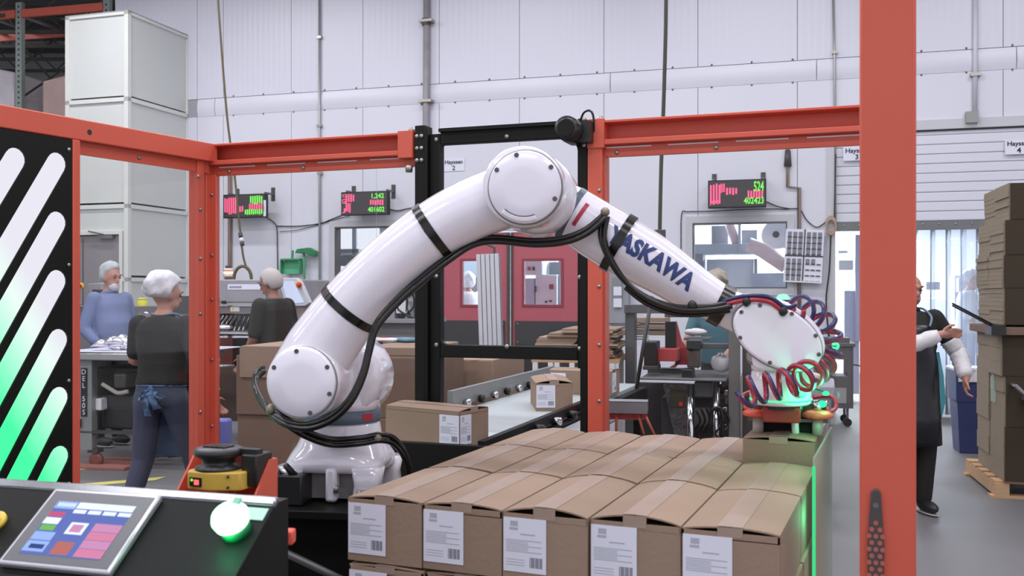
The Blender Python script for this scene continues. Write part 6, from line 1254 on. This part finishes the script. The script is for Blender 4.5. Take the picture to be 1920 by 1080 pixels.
# ================================================================== PEOPLE
def person(label, pos, face, height, pose=None, out=None, voxel=.011, fat=1.0, group=None):
    pose = pose or {}; out = out or {}; k = height / 1.72
    t = thing('person', label, 'person', Matrix.Translation(Vector(pos)) @ Matrix.Rotation(math.radians(face), 4, 'Z'), group)
    lean = math.radians(pose.get('lean', 0)); piv = Vector((0, 0, .95)); RL = Matrix.Rotation(-lean, 3, 'X')
    def U_(p): p = Vector(p); return (piv + RL @ (p - piv)) * k            # upper body
    def D_(p): return Vector(p) * k                                         # legs
    hipx = .09; L = {}
    for s, n in ((-1, 'l'), (1, 'r')):
        L[n] = [Vector((s * hipx, 0, .92))] + [Vector(v) for v in pose.get(n + '_leg', [(s * .1, .02, .49), (s * .1, -.03, .09)])]
    Ar = {}
    for s, n in ((-1, 'l'), (1, 'r')):
        d = pose.get(n + '_arm', [(s * .235, -.02, 1.13), (s * .22, .06, .9)]); Ar[n] = [Vector((s * .175, 0, 1.405))] + [Vector(v) for v in d]
    tor = [(.86, .135, .095, .0), (.93, .162, .112, -.005), (1.0, .16, .115 * fat, .0), (1.08, .148 * (.5 + .5 * fat), .112 * fat, .01), (1.18, .152 * (.6 + .4 * fat), .115 * fat, .012), (1.28, .165, .118, .006), (1.36, .172, .11, 0), (1.42, .14, .088, -.008), (1.46, .075, .066, -.012), (1.49, .056, .058, -.008)]
    def torso(mb, infl, z0=0, z1=9, n=20):
        rs = []
        for z, hx, hy, cy in tor:
            if z < z0 or z > z1: continue
            rs.append([U_((( hx + infl) * math.cos(a), cy + (hy + infl) * math.sin(a), z)) for a in [2 * math.pi * q / n for q in range(n)]])
        mb.rings(rs)
    def cap(mb, a, c, r0, r1, f): mb.cap(f(a), f(c), r0 * k, r1 * k)
    def arms(mb, infl, upto=1.0, fore=1.0, which='lr'):
        for n in which:
            s, e, w_ = Ar[n]; cap(mb, s, s.lerp(e, upto), .056 + infl, (.056 + (.042 - .056) * upto) + infl, U_)
            if upto >= 1 and fore > 0: cap(mb, e, e.lerp(w_, fore), .042 + infl, .042 - .013 * fore + infl, U_)
    def legs(mb, infl, upto=1.0):
        for n in 'lr':
            h, kn, an = L[n]; cap(mb, h, kn, .084 + infl, .058 + infl, D_); cap(mb, kn, kn.lerp(an, upto), .057 + infl, .057 - .019 * upto + infl * 1.2, D_)
    # head
    ht = math.radians(pose.get('turn', 0)); hd = math.radians(pose.get('nod', 0)); RH = Matrix.Rotation(ht, 3, 'Z') @ Matrix.Rotation(-hd, 3, 'X'); HCt = Vector((0, .02, 1.605))
    def H_(p): return U_(HCt + RH @ Vector(p))
    b = MB(); torso(b, 0); arms(b, 0); legs(b, 0)
    b.cap(U_((0, -.005, 1.45)), U_((0, .01, 1.54)), .052 * k, .05 * k)
    def hell(c, r, mb=None, n=14): m_ = MB(); m_.ell((0, 0, 0), r, n, 9); (mb or b).add([H_(Vector(c) + v) for v in m_.v], m_.f)
    hell((0, -.005, .02), (.076, .094, .1)); hell((0, .03, -.05), (.056, .06, .06)); hell((0, .045, -.085), (.03, .03, .025)); hell((0, .092, -.02), (.014, .022, .024)); hell((0, .088, .028), (.05, .012, .012)); hell((0, .082, -.06), (.026, .012, .012))
    for s in (-1, 1): hell((s * .076, -.005, -.005), (.012, .022, .032))
    # hands with five fingers
    for n in 'lr':
        s = -1 if n == 'l' else 1; e, w_ = Ar[n][1], Ar[n][2]; d = (w_ - e).normalized() if 'hand_' + n not in pose else Vector(pose['hand_' + n]).normalized()
        side = Vector(pose.get('side_' + n, (0, 1, 0))); side = (side - d * side.dot(d)).normalized(); nr = d.cross(side) * (1 if n == 'r' else -1); cu = pose.get('curl', .35)
        pc = w_ + d * .05
        m_ = MB(); Tm = Matrix((side, d, nr)).transposed(); m_.ell((0, 0, 0), (.04, .052, .016), 12, 8); b.add([U_(pc + Tm @ v) for v in m_.v], m_.f); cap(b, w_, pc, .028, .022, U_)
        for i, (o_, ln) in enumerate(((.03, .062), (.01, .07), (-.01, .066), (-.029, .05))):
            p0 = w_ + d * .088 + side * o_; p1 = p0 + (d * math.cos(cu) + nr * math.sin(cu)) * ln * .55; p2 = p1 + (d * math.cos(cu * 2.4) + nr * math.sin(cu * 2.4)) * ln * .5
            cap(b, p0, p1, .0095, .0088, U_); cap(b, p1, p2, .0088, .0078, U_)
        t0 = w_ + d * .03 + side * .034; t1 = t0 + (d * .6 + side * .6 + nr * .3).normalized() * .042; t2 = t1 + (d * .9 + side * .15 + nr * .35).normalized() * .03; cap(b, t0, t1, .0125, .0105, U_); cap(b, t1, t2, .0105, .009, U_)
    sk = out.get('skin', SKIN); body = remesh(b, 'body', sk, t, voxel * k, 2)
    # eyes and brows
    em = mat('dark_eye', (44, 34, 32), .3); bm__ = out.get('brow', mat('grey_brow', (120, 104, 98), .7))
    for s in (-1, 1):
        m_ = MB(); m_.ell((0, 0, 0), (.011, .006, .007), 8, 6); MB().add([H_(Vector((s * .03, .086, .008)) + v) for v in m_.v], m_.f).build('eye', em, t, smooth=True)
        m_ = MB(); m_.ell((0, 0, 0), (.02, .006, .005), 8, 6); MB().add([H_(Vector((s * .031, .0955, .036)) + v) for v in m_.v], m_.f).build('eyebrow', bm__, t, smooth=True)
    m_ = MB(); m_.ell((0, 0, 0), (.022, .006, .005), 8, 6); MB().add([H_(Vector((0, .0925, -.062)) + v) for v in m_.v], m_.f).build('mouth', mat('lip', (150, 92, 86), .5), t, smooth=True)
    # shoes
    for n in 'lr':
        an = L[n][2]; m_ = MB(); m_.ell((0, .06, -.035), (.048, .13, .045), 14, 8); m_.v = [Vector((v.x, v.y, max(v.z, -.085))) for v in m_.v]; fy = Matrix.Rotation(math.radians(pose.get(n + '_foot', 0)), 3, 'Z')
        sh = MB().add([D_(Vector((an.x, an.y, an.z)) + fy @ v) for v in m_.v], m_.f).build('shoe', out.get('shoe', mat('black_shoe', (38, 36, 36), .5)), t, smooth=True)
        so = MB().add([D_(Vector((an.x, an.y, an.z - .078)) + fy @ Vector((v.x * 1.04, v.y * 1.02, min(max((v.z + .035) * .2, -.009), .006)))) for v in m_.v], m_.f).build('sole', mat('pale_sole', (170, 164, 160), .6), sh)
    if 'pants' in out: q_ = MB(); torso(q_, .012, 0, 1.01); legs(q_, out.get('pants_fit', .012), .96); remesh(q_, 'trousers', out['pants'], t, .013 * k, 3)
    if 'shirt' in out:
        q_ = MB(); torso(q_, out.get('shirt_fit', .014), out.get('hem', .93), 1.465); arms(q_, .016, out.get('sleeve', .62), out.get('fore', 0.0)); o = remesh(q_, 'shirt', out['shirt'], t, .012 * k, 3)
        q_ = MB(); rs = [[U_(((rx) * math.cos(a), -.01 + ry * math.sin(a), z + .012 * math.sin(a))) for a in [2 * math.pi * i / 20 for i in range(20)]] for z, rx, ry in ((1.448, .086, .08), (1.478, .07, .072), (1.48, .066, .068), (1.45, .08, .074))]; q_.rings(rs, close=True).build('collar', out.get('collar', out['shirt']), t, smooth=True)
    if 'apron' in out:
        q_ = MB(); 
        rs = [[U_(((hx) * math.cos(a), cy + hy * math.sin(a), z)) if z > .95 else D_((hx * math.cos(a), cy + hy * math.sin(a), z)) for a in [math.radians(out.get('ap0', -35) + (180 - 2 * out.get('ap0', -35)) * i / 24) for i in range(25)]] for z, hx, hy, cy in ((.5, .215, .165, .02), (.7, .205, .16, .02), (.88, .2, .148, .01), (1.0, .196, .148 * fat, .01), (1.1, .186, .145 * fat, .012))]
        top = [[U_(((hx) * math.cos(a), cy + hy * math.sin(a), z)) for a in [math.radians(25 + 130 * i / 24) for i in range(25)]] for z, hx, hy, cy in ((1.2, .185, .15 * fat, .014), (1.3, .17, .148, .012), (1.36, .15, .14, .01))]
        al = rs + top; n = 25; vs = [p for r in al for p in r]; fs = [(i * n + j, i * n + j + 1, (i + 1) * n + j + 1, (i + 1) * n + j) for i in range(len(al) - 1) for j in range(n - 1)]
        o = q_.add(vs, fs).build('apron', out['apron'], t, smooth=True); md = o.modifiers.new('solid', 'SOLIDIFY'); md.thickness = .004; md.offset = 1
        for s in (-1, 1): MB().tube(smooth_path([U_((s * .1, .125, 1.35)), U_((s * .12, .1, 1.42)), U_((s * .09, .0, 1.478)), U_((s * .04, -.06, 1.47))], 4), .008 * k, 6).build('apron_strap', out.get('strap', out['apron']), t, smooth=True)
    if 'sleeves' in out:
        for n in out.get('sleeve_arms', 'lr'):
            s, e, w_ = Ar[n]; a0 = s.lerp(e, .62); q_ = MB(); random.seed(4); pts = []; rr = []
            for i in range(20):
                u = i / 19; p = a0.lerp(e, u * 2.2) if u < .4545 else e.lerp(w_, (u - .4545) / .5455 * .98); pts.append(U_(p)); rr.append((.066 - .016 * u + .007 * (i % 2) + (-.018 if i in (0, 19) else 0)) * k)
            q_.tube(pts, rr, 16).build('sleeve_cover', out['sleeves'], t, smooth=True)
    hm = out.get('hair'); 
    if hm:
        q_ = MB(); m_ = MB(); m_.ell((0, 0, 0), out.get('hair_r', (.09, .106, .116)), 22, 14); random.seed(8)
        vs = []
        for v in m_.v:
            v = v.copy(); 
            if v.y > .02 and v.z < .055 - (v.y - .02) * .25: v.y = min(v.y, .045)
            if v.z < -.05: v = Vector((v.x * .96, min(v.y, .0), max(v.z, -.085)))
            vs.append(H_(Vector((0, -.014, .018)) + v * (1 + random.uniform(-.015, .015))))
        q_.add(vs, m_.f).build('hair', hm, t, smooth=True)
    if 'net' in out:
        q_ = MB(); m_ = MB(); r_ = out.get('net_r', (.1, .118, .115)); c_ = out.get('net_c', (0, -.02, .045)); m_.ell((0, 0, 0), r_, 28, 18); random.seed(9); ph = random.uniform(0, 6); vs = []
        for v in m_.v:
            a = math.atan2(v.y, v.x); f_ = 1 + .05 * math.sin(a * 6 + v.z * 38 + ph) + .04 * math.sin(a * 3 - v.z * 55) + .025 * math.sin(a * 11 + v.z * 90)
            cut = out.get('net_cut', -.06); q3 = v * f_
            fz = min(1, max(0, (q3.z + .02) / .1)); fz = fz * fz * (3 - 2 * fz)
            if q3.y > .01: q3.y = .01 + (q3.y - .01) * (.2 + .72 * fz)
            if q3.z < cut: q3 = Vector((q3.x * .82, q3.y * .82, cut))
            vs.append(H_(Vector(c_) + q3))
        q_.add(vs, m_.f); remesh(q_, 'hair_net', out['net'], t, .009 * k, 2)
    if 'beard' in out:
        q_ = MB(); hell((0, .045, -.075), (.052, .055, .05), q_); q_.build('beard_net', out['beard'], t, smooth=True)
    return t, U_, D_, H_
NET = mat('white_hair_net', (214, 212, 220), .6, 0, .05, 20, .5, 30)
GREYH = mat('grey_white_hair', (190, 182, 182), .7, 0, .1, 12, .4, 50, stretch=(6, 6, 1))
BLKT = mat('black_cotton', (31, 30, 29), .85, 0, .08, 6, .15, 40)
JEAN = mat('dark_blue_denim', (66, 70, 92), .85, 0, .1, 8, .2, 60)
BLUES = mat('slate_blue_cotton', (118, 128, 164), .85, 0, .06, 6, .2, 25)
DRKP = mat('dark_trousers', (40, 38, 38), .8, 0, .08, 6)
# man in blue shirt behind the packing table
z = 9.85; person('person in a blue long sleeved shirt, hair net and beard net behind the packing table', (P(206, HY, z).x, z, 0), -118, 1.84, {'turn': 0, 'nod': 4, 'l_arm': [(-.27, .0, 1.12), (-.2, .2, 1.02)], 'r_arm': [(.27, -.02, 1.12), (.24, .14, .98)]}, {'shirt': BLUES, 'collar': BLUES, 'sleeve': 1.0, 'fore': .75, 'shirt_fit': .03, 'pants': DRKP, 'net': mat('grey_hair_net', (176, 178, 182), .6, 0, .08, 20, .4, 30), 'net_r': (.096, .112, .118), 'net_cut': -.085, 'beard': mat('white_beard_net', (200, 198, 204), .6, 0, .05, 20, .4, 40), 'hem': .86}, fat=1.3)
# woman seen from behind
z = 6.2; tw_, Uw, Dw, Hw = person('person seen from behind in a black t-shirt, white hair net and jeans', (P(302, HY, z).x, z, 0), -10, 1.66, {'turn': -40, 'nod': 6, 'l_leg': [(-.14, .02, .5), (-.19, -.14, .09)], 'r_leg': [(.16, .14, .5), (.2, .2, .09)], 'l_arm': [(-.24, .06, 1.17), (-.15, .28, 1.14)], 'r_arm': [(.3, -.08, 1.13), (.34, .08, .92)], 'lean': 4}, {'shirt': BLKT, 'sleeve': .78, 'shirt_fit': .02, 'hem': .99, 'pants': JEAN, 'pants_fit': .016, 'net': NET, 'net_r': (.122, .138, .118), 'net_c': (0, -.025, .05), 'net_cut': -.075, 'apron': mat('blue_film_apron', (92, 120, 160), .3, 0, .1, 8, .4, 20), 'ap0': 20}, fat=1.0)
bow = MB(); random.seed(12)
for a0, ln, wd in ((-34, .12, .05), (20, .16, .06), (48, .12, .045), (-6, .2, .05), (8, .11, .07)):     # crumpled loops and tails of thin film
    a = math.radians(a0); n_ = 6; top = []; 
    for i in range(n_ + 1):
        u = i / n_; c_ = Vector((ln * u * math.sin(a), -.128 - .035 * math.sin(math.pi * u) + random.uniform(-.008, .008), 1.0 - ln * u * math.cos(a))); w2 = wd * (.25 + .75 * u)
        top.append([Uw(c_ + Vector((w2 * s_ * math.cos(a), random.uniform(-.012, .012), w2 * s_ * math.sin(a) * .6))) for s_ in (-.5, -.17, .17, .5)])
    vs = [p for r in top for p in r]; bow.add(vs, [(i * 4 + j, i * 4 + j + 1, i * 4 + j + 5, i * 4 + j + 4) for i in range(n_) for j in range(3)])
o = bow.build('apron_bow', mat('blue_film_bow', (84, 112, 150), .2, 0, .15, 20), tw_); md = o.modifiers.new('solid', 'SOLIDIFY'); md.thickness = .003
MB().tube([Uw((.168 * math.cos(q2), .004 + .128 * math.sin(q2), 1.0)) for q2 in [2 * math.pi * i / 24 for i in range(24)]], .007, 6, close=True).build('apron_tie', MATS['blue_film_bow'], tw_, smooth=True)
# man in dark shirt
z = 8.7; person('person with grey hair in a dark polo shirt looking down at the machine', (P(520, HY, z).x, z, 0), 62, 1.775, {'turn': 16, 'nod': 14, 'lean': 5, 'l_arm': [(-.23, .04, 1.14), (-.2, .2, .96)], 'r_arm': [(.24, .0, 1.14), (.2, .14, .92)]}, {'shirt': mat('charcoal_polo', (40, 39, 37), .85, 0, .06, 6, .15, 30), 'collar': mat('grey_polo_collar', (86, 104, 100), .8), 'sleeve': .9, 'shirt_fit': .024, 'pants': JEAN, 'hair': GREYH, 'skin': mat('skin_dark_tan', (150, 100, 84), .55, 0, .06, 12)}, fat=1.12)
# man pulling on sleeve covers
z = 6.85; cx4 = P(1705, HY, z).x
M_SLV = mat('white_sleeve_film', (214, 210, 212), .45, 0, .05, 8, .5, 30)
tr_, Ur, Dr, Hr = person('person in a black t-shirt and dark apron pulling on white sleeve covers', (cx4, z, 0), 176, 1.69, {'turn': 14, 'nod': 2, 'l_arm': [(-.33, .02, 1.17), (-.345, .14, .99)], 'hand_l': (.1, .12, -1), 'side_l': (.4, 1, .1), 'r_arm': [(.22, .12, 1.14), (-.13, .25, 1.3)], 'hand_r': (-1, -.25, .12), 'side_r': (.1, .3, 1), 'curl': .5, 'l_leg': [(-.11, .03, .49), (-.1, -.01, .09)], 'r_leg': [(.08, .0, .49), (.06, -.08, .09)], 'l_foot': 10}, {'shirt': BLKT, 'sleeve': .7, 'shirt_fit': .022, 'pants': mat('black_work_trousers', (30, 26, 24), .85, 0, .08, 6), 'pants_fit': .02, 'apron': mat('black_vinyl_apron', (25, 25, 30), .35, 0, .1, 5, .2, 14), 'strap': mat('blue_grey_strap', (120, 140, 160), .5), 'sleeves': M_SLV, 'hair': mat('thin_grey_hair', (190, 176, 172), .6, 0, .06, 14), 'hair_r': (.079, .094, .1)}, voxel=.0075)
rb4 = MB()
for i, dx in enumerate((-.0, .022)): rb4.add([Ur((-.2 - dx, -.02 - .01 * i, 1.16)), Ur((-.23 - dx, -.03, 1.0)), Ur((-.25 - dx, -.04, .8)), Ur((-.21 - dx, -.05, .62)), Ur((-.17, -.05, .62)), Ur((-.18, -.04, .8)), Ur((-.17, -.03, 1.0)), Ur((-.17, -.02, 1.16))], [(0, 1, 6, 7), (1, 2, 5, 6), (2, 3, 4, 5)])
o = rb4.build('apron_tie', mat('teal_film_tie', (92, 176, 190), .35, 0, .08, 9), tr_, smooth=True); md = o.modifiers.new('solid', 'SOLIDIFY'); md.thickness = .004
# worker beyond the doorway
z = 13.4; person('person in white shirt and cap working beyond the strip curtain', (P(1812, HY, z).x, z, 0), -125, 1.86, {'lean': 4, 'l_arm': [(-.24, .05, 1.14), (-.1, .25, 1.05)], 'r_arm': [(.24, .05, 1.14), (.14, .25, 1.05)]}, {'shirt': mat('white_work_shirt', (232, 234, 240), .8), 'sleeve': .95, 'shirt_fit': .035, 'pants': mat('pale_work_trousers', (196, 204, 228), .8), 'net': NET}, voxel=.014)
# worker behind the sealing machine, bending
z = 8.6; person('person with a hair net bending behind the case sealing machine in teal sleeves', (P(1352, HY, z).x, z, 0), 150, 1.74, {'lean': 8, 'nod': 25, 'turn': 10, 'r_arm': [(.25, .06, 1.2), (.3, .22, 1.02)], 'l_arm': [(-.23, .05, 1.18), (-.12, .26, 1.04)]}, {'shirt': mat('teal_smock', (78, 118, 132), .6, 0, .1, 6, .4, 20), 'sleeve': .9, 'shirt_fit': .02, 'pants': DRKP, 'net': mat('brown_hair_net', (168, 158, 146), .7, 0, .2, 20, .4, 30)}, voxel=.013)
# hooded worker behind the red door window
z = 16.2; person('person in a white hooded overall behind the red door window', (P(878, HY, z).x, z, 0), 30, 1.86, {}, {'shirt': mat('white_work_shirt', (232, 234, 240), .8), 'sleeve': 1.0, 'fore': .9, 'shirt_fit': .05, 'pants': MATS['white_work_shirt'], 'net': mat('white_hood', (232, 234, 240), .7), 'net_r': (.115, .12, .135), 'net_cut': -.12}, voxel=.015)
